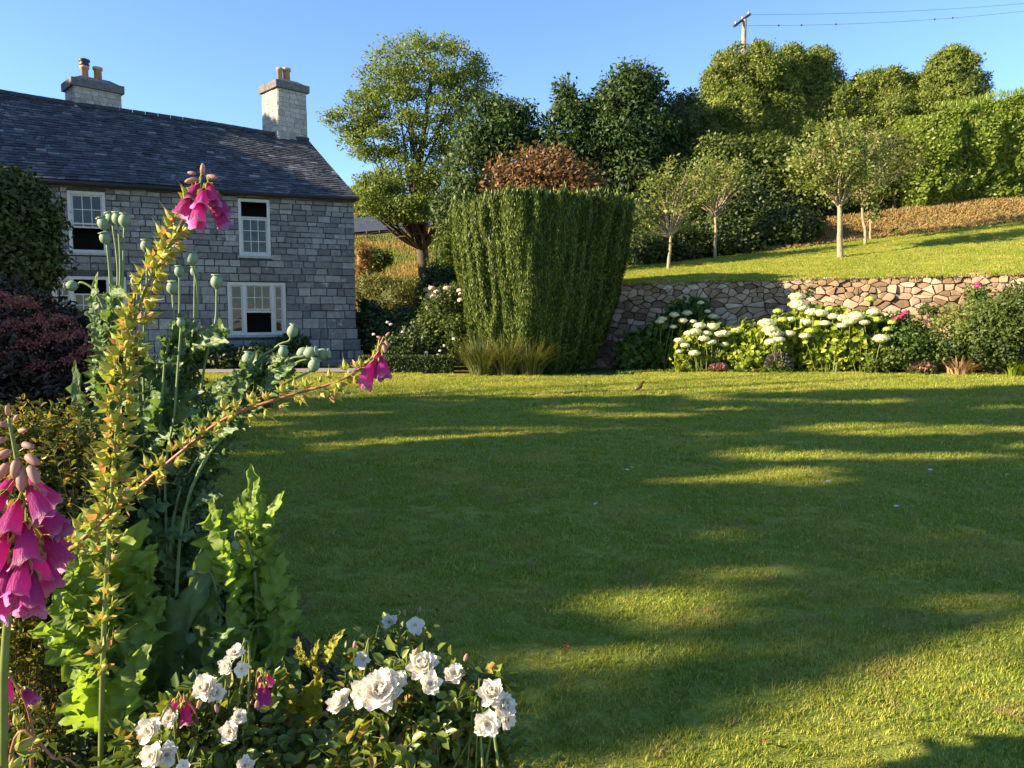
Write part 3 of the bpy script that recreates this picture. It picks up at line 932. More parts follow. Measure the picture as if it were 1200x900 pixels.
# copper shrub tree
tree('copper_tree', 'coppery brown leaved small tree showing over the clipped yew', gnd(1.7, 29), [bl(640, 205, 29, 40, 24, 60), bl(600, 208, 29, 26, 22, 34), bl(588, 218, 29, 26, 16, 24), bl(680, 214, 29, 36, 20, 44), bl(657, 188, 29, 14, 18, 16), bl(625, 186, 29, 12, 12, 10), bl(650, 230, 29, 60, 30, 60)], 36, .27, .14, .08, G_COPPER, tr=.12, seed=7, shell=.3, jag=.4)
# dark shade tree left of the conifers
tree('evergreen_tree', 'dark olive evergreen tree between the drooping-leaved tree and the conifer row', gnd(9.0, 38), [bl(800, 145, 38, 30, 34, 80), bl(790, 200, 38, 40, 40, 80), bl(825, 225, 38, 44, 50, 80), bl(780, 245, 37, 50, 40, 70)], 60, .34, .17, .085, G_DARK, tr=.3, seed=8, core=.7)
# conifer-like rounded trees
G_CON = leaf_mat('foliage_conifer', [(0, (0.08, 0.115, 0.02)), (.6, (0.145, 0.185, 0.032)), (1, (0.23, 0.27, 0.05))], .35)
CG = 'rounded bushy trees along the top of the garden'
def con(label, seed, blobs, bx):
    Y = blobs[0][0][1]
    bb = []
    r = np.random.default_rng(seed)
    for c, rad, n in blobs:
        rad = tuple(np.array(rad) * 1.22); n = int(n * 1.25)
        bb.append((c, rad, n))
        for _ in range(7):
            d = unit(r.normal(size=3)); d[1] = -abs(d[1])
            bb.append((np.array(c) + d * np.array(rad) * .78, np.array(rad) * (.26 + .12 * r.random()), int(n * .22)))
    tree('evergreen_tree', label, gnd(bx * Y / FPX, Y), bb, 90, .19, .13, .065, G_CON, CG, tr=.3, seed=seed, core=.74, shell=.8, up=.5, jag=.4)
con('olive evergreen with two rounded lobes directly under the power pole', 41, [bl(858, 100, 40, 25, 32, 110), bl(893, 92, 39.6, 22, 30, 100), bl(842, 150, 39.5, 32, 40, 110), bl(868, 150, 39, 26, 40, 110)], 268)
con('slim pointed olive evergreen just to the right of the power pole tree', 42, [bl(926, 105, 41, 16, 36, 80), bl(912, 150, 39.6, 26, 38, 110), bl(935, 165, 39.5, 24, 34, 80)], 330)
con('upright olive evergreen with a brownish crest, behind the tallest apple tree', 43, [bl(958, 98, 42, 20, 30, 90), bl(968, 145, 40.5, 30, 36, 120), bl(998, 122, 41.4, 22, 26, 80), bl(1000, 160, 40, 26, 30, 90)], 385)
con('wide low-domed olive evergreen between the brownish crest and the separate end tree', 44, [bl(1034, 118, 41, 21, 28, 90), bl(1060, 116, 41.3, 18, 24, 70), bl(1040, 155, 40, 32, 34, 120), bl(1072, 150, 40.6, 24, 34, 80)], 450)
con('separate egg-shaped evergreen standing tallest above the clipped hedge', 45, [bl(1118, 104, 40, 27, 32, 130), bl(1112, 82, 40, 17, 18, 60), bl(1104, 128, 39.4, 26, 30, 90), bl(1130, 140, 40, 20, 26, 60)], 515)
# understorey under those trees
G_UND = leaf_mat('foliage_under', [(0, (0.05, 0.08, 0.015)), (.6, (0.09, 0.125, 0.022)), (1, (0.14, 0.17, 0.035))], .35)
SG = 'leafy shrubs below the evergreen trees'
for i, (px, py, rx, ry, Yy, lab, mt) in enumerate([
        (835, 195, 40, 34, 37, 'green leafy shrub behind the two small apple trees', G_UND),
        (895, 200, 42, 36, 37, 'leafy green shrub filling the gap between the apple trees', G_UND),
        (955, 215, 44, 36, 36.5, 'bright green shrub right behind the tallest apple tree', G_UND),
        (1035, 205, 46, 44, 36.5, 'mixed green shrub where the clipped hedge begins', G_UND),
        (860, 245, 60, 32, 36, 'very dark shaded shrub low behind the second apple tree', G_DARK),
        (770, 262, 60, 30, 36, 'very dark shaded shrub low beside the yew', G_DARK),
        (775, 290, 44, 22, 33.2, 'dark undergrowth added as shade behind the spreading apple tree', G_DARK),  # dark leaves stand in for shadow on the slope, next two likewise
        (845, 282, 44, 22, 33.4, 'dark undergrowth added as shade behind the slender apple tree', G_DARK),
        (912, 268, 40, 20, 33.6, 'dark undergrowth added as shade just left of the tallest apple tree', G_DARK)]):
    c = P(px, py, Yy)
    tree('shrub', lab, gnd(c[0], Yy + .5), [bl(px, py, Yy, rx, ry, 150), bl(px - rx * .4, py + ry * .4, Yy - .4, rx * .6, ry * .6, 60), bl(px + rx * .4, py + ry * .2, Yy - .5, rx * .6, ry * .6, 60)], 44, .28, .17, .10, mt, SG, tr=.1, seed=60 + i, core=.75, shell=.8, cat='shrub')

# clipped tall hedge, right
hedge = thing('clipped_hedge', 'tall clipped bright green hedge along the top of the upper lawn', 'hedge', gnd(19.5, 35))
r = np.random.default_rng(71)
hx0, hx1 = 16.8, 36.0
def hz(x, f):      # front surface of the hedge: f 0..1 up the front then over the top
    base = H(x, np.full_like(x, 35.0)) - .1
    h = 3.95 + .25 * np.sin(x * .35) + .05 * (x - hx0) - 1.5 * np.exp(-((x - hx0) / .9) ** 2)
    return base, h
def hedge_pt(x, f, o=0):
    base, h = hz(x, f)
    a = np.clip(f, 0, .75) / .75; c_ = np.clip((f - .75) / .25, 0, 1)
    round_ = 0.9
    y = 34.6 - .35 * np.sin(a * 3) + (a ** 6) * .5 + c_ * 2.6 - o * (1 - c_)
    y = y + 2.2 * np.exp(-((x - hx0) / .7) ** 2)
    z = base + a * h + c_ * .25 + o * c_
    return np.stack([x, y, z], -1)
def hb(x, f): return (vnoise(np.stack([x * 1.1, f * 7, x * 0], -1), 3) - .5) * .5 + (vnoise(np.stack([x * 3.2, f * 19, x * 0], -1), 4) - .5) * .3
gx, gf = np.meshgrid(np.linspace(hx0, hx1, 110), np.linspace(0.02, 1, 34))
Vh = hedge_pt(gx, gf, hb(gx, gf) - .15).reshape(-1, 3); Fh = [(j * 110 + i, j * 110 + i + 1, (j + 1) * 110 + i + 1, (j + 1) * 110 + i) for j in range(33) for i in range(109)]
cl = Cloud(); cl.add(Vh, np.array(Fh))
n = 42000; x = hx0 + (r.random(n) ** 1.5) * (hx1 - hx0); f = r.random(n)
C = hedge_pt(x, f, hb(x, f) + r.normal(size=n) * .06)
nn_ = np.stack([0 * x, -np.where(f < .78, 1, .2), np.where(f < .7, .3, 1)], -1)
cl.leaves(C, unit(rdir(r, n) + nn_ * .6 + [0, 0, .3]), unit(nn_ + rdir(r, n) * .8), .19, .11, 'quad')
n = 900; x = hx0 + 3 + r.random(n) * 8; f = .8 + .2 * r.random(n)
cl.leaves(hedge_pt(x, f, .35 + .35 * r.random(n)), unit(rdir(r, n) * .4 + [0, 0, 1]), rdir(r, n), .25, .05, 'quad')
cl.build('foliage', G_HEDGE, hedge)
b = MB()
for x in np.arange(hx0 + .5, hx1, 1.4):
    z = float(H(x, 35.2)); b.tube([(x, 35.3, z - .2), (x + r.normal() * .1, 35.2, z + 1.2), (x, 35.4, z + 2.6)], [.1, .08, .05], 6)
b.build('trunk', BARK, hedge)
# dry grass bank under hedge
r = np.random.default_rng(72); n = 42000
G_DRY = leaf_mat('dry_grass', [(0, (0.26, 0.16, 0.07)), (.5, (0.38, 0.25, 0.11)), (.75, (0.18, 0.2, 0.05)), (1, (0.5, 0.35, 0.17))], .3, .8)
x = 4 + r.random(n) * 26; y = 32.0 + r.random(n) * 2.6
m = (vnoise(np.stack([x * .8, y * .8, 0 * x], -1), 8) > .12) & (x > 9.5 + 3 * r.random(n)); x, y = x[m], y[m]; n = len(x)
C = np.stack([x, y, H(x, y) + .08], -1)
V_, F_ = leaves_vf(C - [0, 0, .02], unit(rdir(r, n) * 1.1 + [0, 0, .6]), rdir(r, n), .2 + .14 * r.random(n), .05, 'quad')
tag(mesh_obj('bank_grass', V_, F_, G_DRY), 'dry tan grass on the bank under the hedge', 'grass', kind='stuff')

# apple trees on the upper lawn
def apple(label, px, py, trunk_px, blobs_px, seed, mat=G_APPLE, tr=.06, topo=None, per=20, L=.125, dens=.62):
    g0 = ghit(px, py); Y = g0[1]; r = np.random.default_rng(seed)
    root = thing('apple_tree', label, 'tree', g0, 'young apple trees on the upper lawn')
    blobs = [bl(a, c, Y, rx, ry, int(n * dens)) for a, c, rx, ry, n in blobs_px]
    blobs = [(c_ + r.normal(size=3) * .12, (r_[0] * 1.15, r_[1] * 1.1, r_[2] * 1.15), n_) for c_, r_, n_ in blobs]
    o, K = foliage(r, blobs, per, .15, L, L * .55, mat, root, 'crown', .25, .8, kind='quad')
    fork = P(trunk_px[0], trunk_px[1], Y)
    b = MB(); mid = (g0 + fork) / 2 + r.normal(size=3) * .03
    b.tube(curve_pts([g0 - (0, 0, .1), g0 * .7 + fork * .3 + r.normal(size=3) * .015, mid, fork], 5), list(np.linspace(tr * 1.15, tr * .75, 16)), 8)
    for j in r.permutation(len(K))[:46]:
        k = K[j]
        if k[2] < fork[2] + .1: continue
        m1 = fork + (k - fork) * .45 + r.normal(size=3) * .10 + np.array([0, 0, -.06])
        cp = curve_pts([fork + (g0 - fork) * .22 * r.random(), m1, k], 4); b.tube(cp, list(np.linspace(tr * .45, .007, len(cp))), 5)
    b.build('trunk', BARK_PALE, root, True)
    return root
apple('spreading apple tree with a low side branch, nearest to the yew', 783, 316, (786, 272), [(785, 240, 40, 26, 100), (770, 225, 28, 18, 50), (812, 225, 30, 20, 50), (790, 205, 26, 14, 34), (752, 255, 12, 9, 12), (825, 195, 7, 16, 12)], 81)
apple('slender apple tree with reddish tips behind the spreading one', 838, 303, (838, 246), [(840, 215, 34, 22, 90), (860, 205, 22, 18, 50), (818, 225, 20, 14, 34), (842, 188, 16, 12, 16)], 82)
apple('tallest apple tree on the upper lawn with a full round crown', 985, 302, (984, 232), [(985, 190, 46, 38, 230), (960, 205, 34, 24, 80), (1010, 175, 32, 26, 80), (985, 160, 32, 20, 70), (1000, 215, 34, 18, 60)], 83, tr=.1)
apple('apple tree with a bare curved trunk just behind the tallest one', 1014, 287, (1010, 230), [(1020, 190, 36, 34, 100), (1045, 185, 28, 26, 60), (1025, 160, 24, 14, 34)], 84, G_OLIVE)
apple('little sapling with a short pale stem before the dry bank', 1021, 281, (1020, 257), [(1022, 240, 12, 16, 20)], 85, G_UND, tr=.05)

# ================================================================== trees off to the left that shade the lawn
GAPS = [(-3.1, 10.4, 1.1, .28), (-.9, 10.0, 1.4, .3), (0.3, 10.8, .8, .25), (5.4, 10.5, 1.5, .3), (1.5, 5.5, .34, .14), (1.25, 4.7, .4, .10), (0.9, 4.1, .5, .10), (2.9, 7.6, .5, .35),
        (-1.9, 9.4, .8, .22), (.4, 3.5, .5, .12), (-3.6, 12.6, 1.2, .4), (1.9, 12.4, 1.2, .3), (2.3, 6.3, .5, .1)]
gr = np.random.default_rng(5)
for _ in range(60): GAPS.append((gr.uniform(-4, 9), gr.uniform(6.5, 15.5), gr.uniform(.3, 1.2), gr.uniform(.02, .12)))
for _ in range(7): GAPS.append((gr.uniform(-.2, 2.4), gr.uniform(3.2, 6.2), gr.uniform(.1, .5), gr.uniform(.03, .1)))
def shade_keep(C):
    t = C[:, 2] / SUNV[2]
    gx_ = C[:, 0] - SUNV[0] * t; gy_ = C[:, 1] - SUNV[1] * t
    k = np.ones(len(C), bool)
    w = vnoise(np.stack([gx_ * 2.2, gy_ * 4.5, 0 * gx_], -1), 14) - .5
    for x, y, rx, ry in GAPS:
        e_ = .03 if y < 7 else .17
        k &= (((gx_ - x) / (rx + e_)) ** 2 + ((gy_ - y) / (ry + e_)) ** 2 + w * 1.2) > 1
    # ragged edge of the shade: nothing may fall beyond the two bounding lines
    k &= gy_ < 15.0 + .5 * (w * 2) + .05 * np.clip(gx_, -4, 14)
    near = 2.68 + .43 * (gx_ - .07)
    k &= gy_ > near + w * 1.1
    return k
SH = 'tall trees beside the garden that shade the lawn'
for i, (x, y, rad, h) in enumerate([(-20.5, 0.8, 3.9, 15), (-21, 5.6, 4.2, 16.5), (-20.5, 10.0, 4.0, 15.5), (-24.5, 3.0, 4.4, 17), (-24.5, 8.0, 4.2, 16)]):
    g0 = gnd(x, y)
    tree('shade_tree', 'tall leafy tree outside the garden on the sunny side', g0, [((x, y, h * .62), (rad, rad, h * .36), 340), ((x, y, h * .3), (rad * .85, rad * .85, h * .24), 160), ((x, y, h * .62), (rad * .5, rad * .5, h * .3), 80)], 28, .5, .40, .25, G_MID, SH, tr=.3, seed=90 + i, keep=shade_keep, nl=26, top=(x, y, h * .8))

def roof_keep(C):
    t = (C[:, 0] + 8) / SUNV[0]; z8 = C[:, 2] - SUNV[2] * t; y8 = C[:, 1] - SUNV[1] * t
    t = (C[:, 0] + 14) / SUNV[0]; z14 = C[:, 2] - SUNV[2] * t; y14 = C[:, 1] - SUNV[1] * t
    t = (C[:, 0] + 2) / SUNV[0]; y2 = C[:, 1] - SUNV[1] * t
    return (z8 < 8.3) & ((z14 < 8.9) | (y14 > 25.2)) & (y2 > 24.3)
for i, (x, y, rad, h) in enumerate([(-23, 19.8, 3.0, 13.5), (-23.5, 23.2, 3.4, 20), (-27, 21.5, 4.0, 20)]):  # unseen trees added to shade the roof, crowns trimmed to spare the chimneys
    tree('shade_tree', 'unseen tall leafy tree added to keep the farmhouse roof in shade', gnd(x, y), [((x, y, h * .62), (rad, rad, h * .36), 300), ((x, y, h * .3), (rad * .9, rad * .9, h * .24), 160)], 34, .5, .42, .26, G_MID, 'unseen trees added to shade the farmhouse roof', tr=.3, seed=97 + i, keep=roof_keep, nl=16, top=(x, y, h * .6))

# ================================================================== garden behind, between house and yew
GB = 'garden shrubs between the gable and the yew'
def shrub(label, blobs, per, sp, L, W, mat, group=GB, seed=1, core=.7, cat='shrub', name='shrub', shell=.7, by=None, **kw):
    c, rad, n = blobs[0]
    base = gnd(c[0], c[1] + (by or 0))
    return tree(name, label, base, blobs, per, sp, L, W, mat, group, tr=.05, seed=seed, core=core, shell=shell, cat=cat, nl=8, **kw)
shrub('feathery yellow-green shrub in sun by the house corner', [bl(440, 344, 39, 26, 22, 120), bl(462, 356, 38, 26, 24, 90)], 40, .16, .13, .05, G_OLIVE, seed=101, up=.4)
shrub('sunlit feathery green shrub in front of the golden field', [bl(485, 346, 40, 30, 22, 150), bl(508, 356, 39, 22, 24, 80)], 40, .16, .14, .05, G_OLIVE, seed=102, up=.4)
shrub('small round-leaved green bush beside the wooden field fence', [bl(437, 304, 44, 17, 11, 70)], 40, .2, .17, .1, G_MID, seed=103)
shrub('orange tinted shrub hugging the far gable edge', [bl(424, 305, 40, 9, 20, 50)], 30, .14, .12, .07, leaf_mat('foliage_orange', [(0, (.2, .1, .03)), (1, (.25, .16, .05))], .3), seed=104)
shrub('bushy green shrub at the foot of the ash tree', [bl(528, 275, 40, 14, 20, 60), bl(520, 300, 38, 12, 20, 40)], 40, .2, .15, .09, G_MID, seed=105)
shrub('dark shaded shrub tucked behind the left flank of the yew', [bl(512, 340, 27, 16, 26, 90), bl(530, 350, 26, 14, 40, 70)], 40, .16, .13, .08, G_DARK, seed=106)
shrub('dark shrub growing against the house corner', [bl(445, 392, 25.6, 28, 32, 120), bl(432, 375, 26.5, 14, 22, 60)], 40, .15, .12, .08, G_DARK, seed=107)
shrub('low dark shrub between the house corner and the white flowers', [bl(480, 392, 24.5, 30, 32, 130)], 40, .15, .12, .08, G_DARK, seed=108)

M_PETW = leaf_mat('petal_white', [(0, (.72, .70, .64)), (.6, (.8, .79, .75)), (1, (.82, .78, .68))], .3, .5, .3, tr_tint=(1, .95, .85))
M_PETP = leaf_mat('petal_pale_pink', [(0, (.7, .45, .42)), (1, (.78, .6, .55))], .3, .5, .3, tr_tint=(1, .9, .9))
M_HOT = leaf_mat('petal_hot_pink', [(0, (.55, .03, .16)), (1, (.7, .07, .24))], .3, .5, .3, tr_tint=(1.2, .8, .9))
def blob_flower(r, c, rad, n, L, squash=.75):
    d = rdir(r, n); d[:, 2] = np.abs(d[:, 2]) * .9 + .02 - .25 * r.random(n)
    C = np.array(c) + d * np.array([rad, rad, rad * squash])
    return leaves_vf(C, unit(np.cross(d, rdir(r, n))), d, L, L * .9, 'quad')
def rosebush(label, blobs, flowers, fm, seed, Lf=.08, mat=G_DARK, group='flowering shrubs near the yew', fr=.055, cat='rose bush'):
    root = shrub(label, blobs, 40, .13, .09, .055, mat, group, seed, .6, cat, 'rose_bush')
    r = np.random.default_rng(seed)
    for px, py, Yy in flowers:
        V, F = blob_flower(r, P(px, py, Yy), fr, 40, Lf * .8); mesh_obj('flower', V, F, fm, root)
    return root
rosebush('rose bush with pale pink blooms leaning on the left of the yew', [bl(518, 372, 22.5, 22, 36, 120), bl(535, 390, 22, 14, 26, 60), bl(535, 350, 23, 12, 18, 40)], [(506, 338, 22.2), (512, 342, 22.2), (508, 348, 22), (524, 338, 22), (541, 345, 22), (540, 352, 22), (539, 341, 22)], M_PETP, 111, mat=G_MID, fr=.1, Lf=.1)
rosebush('dark shaded bush dotted with small white flowers beside the low box hedge', [bl(500, 402, 22.6, 26, 26, 110), bl(470, 412, 22.4, 24, 18, 80)], [(454, 378, 22.2), (458, 380, 22.2), (500, 413, 21.9), (513, 416, 21.9), (521, 405, 21.9), (532, 397, 21.8), (527, 372, 21.9), (472, 389, 22), (516, 411, 21.9), (438, 392, 22.6), (496, 396, 22)], M_PETW, 112, fr=.045)
# low box hedge
def low_hedge(label, x0, x1, y, h, d, mat, seed):
    r = np.random.default_rng(seed); root = thing('box_hedge', label, 'hedge', gnd((x0 + x1) / 2, y))
    cc = Cloud(); zb = float(low_z((x0 + x1) / 2, y))
    n = int(2600 * (x1 - x0)); u = r.random((n, 3)); s = r.integers(0, 3, n)
    C = np.stack([x0 + u[:, 0] * (x1 - x0), y + u[:, 1] * d, zb + u[:, 2] * h], -1)
    C[s == 0, 1] = y; C[s == 1, 2] = zb + h
    C += r.normal(size=(n, 3)) * .02
    cc.leaves(C, rdir(r, n), unit(rdir(r, n) + [0, -.5, .5]), .06, .035, 'quad')
    mb = MB(); mb.box(((x0 + x1) / 2, y + d / 2, zb + h / 2 - .02), x1 - x0 - .04, d - .04, h)
    cc.add(np.array(mb.v), np.array(mb.f)); cc.build('foliage', mat, root)
    return root
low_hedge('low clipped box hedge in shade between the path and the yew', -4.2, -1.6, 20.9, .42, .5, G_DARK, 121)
# shrubs at the foot of the facade
for i, (px, py, rx, ry, lab) in enumerate([(262, 424, 22, 17, 'dark low shrub against the facade under the broad lower window'), (305, 424, 26, 17, 'dark creeping shrub below the right-hand end of the broad window'), (345, 412, 16, 18, 'dark climbing shrub beside the broad lower window'), (225, 422, 22, 18, 'dark shrub against the facade left of the broad window')]):
    shrub(lab, [bl(px, py, 22.6 if px < 340 else 23.2, rx, ry, 110)], 40, .13, .11, .07, G_DARK, 'dark shrubs along the farmhouse front', seed=130 + i)

# ornamental grass and crocosmia at the yew foot
def strap_plant(name, label, c, n, L, W, mat, seed, spread=.3, arch=.9, group=None, cat='plant', col2=None):
    r = np.random.default_rng(seed); root = thing(name, label, cat, c, group); V = []; F = []; k = 0
    for i in range(n):
        a = r.random() * 2 * PI; l = L * (.6 + .5 * r.random()); d = np.array([math.cos(a), math.sin(a), 0]); s = np.array([-d[1], d[0], 0])
        p0 = np.array(c) + d * spread * r.random() ** .5 * .6 + [0, 0, 0]; lean = .15 + arch * r.random()
        m = 6
        for j in range(m):
            t = j / (m - 1); q = p0 + d * (lean * l * t ** 1.6 * .8) + np.array([0, 0, l * (t - .38 * lean * t * t)])
            w = W * (1 - t ** 1.5) * .5 + .001
            V += [q - s * w, q + s * w]
            if j: F.append((k + 2 * j - 2, k + 2 * j - 1, k + 2 * j + 1, k + 2 * j))
        k += 2 * m
    mesh_obj('leaves', V, np.array(F), mat, root)
    return root
g1 = ghit(570, 437); g2 = ghit(605, 438)
for i, (px, L) in enumerate([(565, 1.0), (592, 1.05), (622, .95)]):
    gp = ghit(px, 439); gp[1] -= .1
    strap_plant('ornamental_grass', ['arching grass clump at the left foot of the yew', 'middle arching grass clump of three at the foot of the yew', 'arching grass clump nearest the curled seed spikes'][i], gp, 520, L * 1.2, .03, G_FERN, 140 + i, .55, 1.1, 'grass clumps at the foot of the yew', 'grass clump')
strap_plant('crocosmia', 'upright sword-leaved plant with curled seed spikes before the yew', ghit(648, 437) + [0, .25, 0], 160, 1.15, .035, G_MID, 144, .4, .7)
fp = ghit(662, 437) + [0, .2, 0]
strap_plant('foxglove_clump', 'small pale pink flowered spike at the dark foot of the yew', fp, 30, .4, .04, G_MID, 145, .15, .8)

# ================================================================== BORDER UNDER THE WALL
M_CREAM = leaf_mat('petal_cream', [(0, (.58, .60, .30)), (.6, (.74, .73, .48)), (1, (.8, .78, .6))], .3, .6, .2, tr_tint=(1, .98, .7))
M_LIME = leaf_mat('petal_lime', [(0, (.35, .45, .08)), (1, (.5, .55, .14))], .3, .6, .2, tr_tint=(1, .98, .7))
M_PINK = leaf_mat('petal_pink', [(0, (.42, .12, .16)), (.6, (.6, .22, .26)), (1, (.66, .36, .34))], .3, .6, .2, tr_tint=(1, .9, .9))
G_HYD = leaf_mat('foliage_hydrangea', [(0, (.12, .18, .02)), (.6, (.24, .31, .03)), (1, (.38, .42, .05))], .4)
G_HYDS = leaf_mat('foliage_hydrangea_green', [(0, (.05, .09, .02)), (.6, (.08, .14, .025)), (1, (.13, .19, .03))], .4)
BY = 20.6
def bpl(px, py, Y): return P(px, py, Y)
def hydrangea(label, blobs, heads, seed, mat, hm=None, group='hydrangeas in the border under the stone wall', hr=.15):
    r = np.random.default_rng(seed)
    bb = [bl(*q) for q in blobs]
    c = bb[0][0]; root = thing('hydrangea', label, 'hydrangea', gnd(c[0], c[1]), group)
    bb = [(q[0], (q[1][0], q[1][1] * .6, q[1][2]), q[2]) for q in bb]
    foliage(r, bb, 16, .13, .17, .13, mat, root, 'foliage', .55, .8, kind='fold', up=.1)
    b = MB()
    heads = [(h[0], h[1], h[2] - .42) + tuple(h[3:]) for h in heads]
    for px, py, Yy in [(h[0], h[1], h[2]) for h in heads]:
        e = P(px, py, Yy); s = np.array([c[0] + (e[0] - c[0]) * .5, e[1] + .1, float(H(c[0], e[1]))])
        b.tube(curve_pts([s, (s + e) / 2 + r.normal(size=3) * .04, e], 3), .008, 4)
    b.build('stem', STEM, root)
    for h in heads:
        px, py, Yy = h[:3]; rad = hr * 1.15 * (h[3] if len(h) > 3 else 1); m = (hm or M_CREAM)
        if len(h) > 4: m = h[4]
        V, F = blob_flower(r, P(px, py, Yy), rad, 150, .05, .62)
        cc = Cloud(); cc.add(V, F); cc.add(*lumpy(r, P(px, py, Yy), (rad * .85, rad * .85, rad * .5), .1, 10, 6))
        cc.build('flower_head', m, root)
    return root
hydrangea('shaded hydrangea with small whitish heads next to the yew', [(765, 410, 21.4, 28, 26, 90), (800, 385, 21.6, 26, 26, 80), (745, 412, 21.4, 18, 22, 50), (815, 370, 21.8, 14, 16, 30)],
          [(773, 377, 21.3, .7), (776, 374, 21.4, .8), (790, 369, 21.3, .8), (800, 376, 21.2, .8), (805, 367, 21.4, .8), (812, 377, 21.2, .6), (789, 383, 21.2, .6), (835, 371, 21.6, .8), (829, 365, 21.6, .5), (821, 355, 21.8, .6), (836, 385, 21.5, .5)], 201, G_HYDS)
hydrangea('sunny hydrangea with cream heads beside the shaded one', [(825, 410, 20.9, 24, 22, 110), (810, 415, 20.8, 16, 18, 60), (848, 408, 21.1, 20, 18, 60), (830, 395, 21, 26, 12, 50)],
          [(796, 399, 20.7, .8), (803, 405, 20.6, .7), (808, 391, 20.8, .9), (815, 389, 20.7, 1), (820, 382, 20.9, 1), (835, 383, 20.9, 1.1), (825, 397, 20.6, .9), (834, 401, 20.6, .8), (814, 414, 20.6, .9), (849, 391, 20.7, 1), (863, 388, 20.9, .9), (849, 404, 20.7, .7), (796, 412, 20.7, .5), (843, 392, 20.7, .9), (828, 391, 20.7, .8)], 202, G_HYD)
shrub('loose bright green shrub without flowers between two hydrangeas', [bl(868, 410, 20.7, 22, 22, 90), bl(882, 392, 20.9, 14, 14, 34), bl(880, 418, 20.5, 20, 14, 50)], 22, .12, .14, .09, G_HYD, 'shrubs in the border under the wall', seed=203, core=False)
hydrangea('hydrangea with the biggest cream heads against the lit wall edge', [(925, 400, 20.2, 28, 28, 130), (905, 412, 20.2, 20, 20, 70), (945, 385, 20.4, 22, 22, 80)],
          [(899, 379, 20.2, 1.4), (903, 387, 20, 1.3), (908, 391, 20, 1.3), (934, 348, 20.6, 1.3), (935, 357, 20.5, 1.5), (941, 361, 20.4, 1), (912, 365, 20.5, .8, M_LIME), (945, 378, 20.2, 1.2), (925, 391, 20, .9), (903, 401, 19.9, .9), (913, 398, 19.9, .9), (918, 375, 20.2, .8, M_LIME), (926, 375, 20.2, .8)], 204, G_HYD)
hydrangea('yellowish hydrangea with wide heads in the middle of the border', [(965, 400, 19.9, 28, 30, 140), (985, 410, 19.7, 24, 24, 90), (960, 380, 20.1, 24, 16, 60)],
          [(952, 366, 20, 1.1), (962, 367, 19.9, 1.1), (976, 371, 19.8, .9), (967, 379, 19.8, .8), (943, 394, 19.8, .8), (988, 373, 19.7, 1), (980, 399, 19.6, .6, M_LIME), (950, 388, 19.8, .9, M_LIME), (973, 362, 19.9, .7, M_LIME), (987, 382, 19.6, .8)], 205, G_HYD)
hydrangea('green leaved hydrangea with one low round cream head on its right', [(1010, 400, 19.4, 28, 28, 130), (1030, 412, 19.2, 22, 20, 80), (1005, 382, 19.6, 24, 14, 50)],
          [(1004, 371, 19.4, 1.4), (996, 377, 19.4, 1), (1024, 366, 19.5, 1), (1033, 397, 19.1, 1.2), (1013, 378, 19.3, .8), (1027, 375, 19.4, .9, M_LIME), (1020, 351, 19.7, .8, M_LIME), (1046, 378, 19.3, .7, M_LIME), (1040, 386, 19.2, .6, M_LIME)], 206, G_HYD)
# lavender-like purple plant, pink cushions
def cushion(name, label, px, py, Y, rx, ry, mat, fol, seed, cat='plant', group=None, nfl=170):
    r = np.random.default_rng(seed); c = P(px, py, Y); base = gnd(c[0], c[1]); rw_, rh = rx * Y / FPX, ry * Y / FPX
    root = thing(name, label, cat, base, group)
    d = rdir(r, nfl * 2); d[:, 2] = np.abs(d[:, 2]); C = base + d * [rw_, rw_ * .7, rh * 2] * (.8 + .3 * r.random((nfl * 2, 1)))
    V, F = leaves_vf(C, unit(d * .6 + rdir(r, nfl * 2) * .6 + [0, 0, .6]), rdir(r, nfl * 2), .12, .04, 'quad'); mesh_obj('foliage', V, F, fol, root)
    d = rdir(r, nfl * 2); d[:, 2] = np.abs(d[:, 2]) * 1.2 + .3; d = unit(d); C = base + d * [rw_, rw_ * .7, rh * 2.1] * (.95 + .15 * r.random((nfl * 2, 1)))
    V, F = leaves_vf(C, unit(d + rdir(r, nfl * 2) * .4), rdir(r, nfl * 2), .07, .05, 'quad'); mesh_obj('flowers', V, F, mat, root)
M_LAV = leaf_mat('petal_lavender', [(0, (.12, .08, .14)), (1, (.2, .14, .22))], .2)
cushion('lavender', 'greyish purple lavender in front of the big hydrangeas', 912, 420, 19.7, 17, 11, M_LAV, G_HYDS, 211, 'lavender')
cushion('pink_cushion_plant', 'small pink flowered cushion at the foot of the sunny hydrangea', 842, 427, 20.3, 12, 5, M_PINK, G_HYDS, 212, 'flower', 'pink cushion plants at the lawn edge')
cushion('pink_cushion_plant', 'wide pink flowered cushion near the tan plant', 1080, 428, 18.6, 17, 7, M_PINK, G_HYDS, 213, 'flower', 'pink cushion plants at the lawn edge')
rosebush('rose bush with bright pink blooms against the stone wall', [bl(1060, 405, 19, 26, 24, 90), bl(1052, 390, 19.1, 14, 18, 40), bl(1085, 412, 18.9, 16, 14, 30)], [(1054, 372, 18.8), (1057, 370, 18.8), (1061, 366, 18.8), (1050, 374, 18.8)], M_HOT, 214, mat=G_HYDS, group='roses in the border', fr=.07)
rosebush('climbing rose with a single pink bloom high on the stone wall', [bl(1150, 380, 19.4, 14, 20, 24), bl(1148, 350, 19.5, 8, 14, 14)], [(1145, 333, 19.3), (1147, 335, 19.3)], M_HOT, 215, mat=G_HYDS, group='roses in the border', fr=.08)
BS = 'shrubs in the border under the wall'
shrub('low dark shrub with a bronze tint under the bright pink roses', [bl(1060, 418, 18.9, 22, 12, 70), bl(1030, 424, 19, 18, 9, 40)], 26, .1, .09, .05, G_MID, BS, seed=216, core=.5)
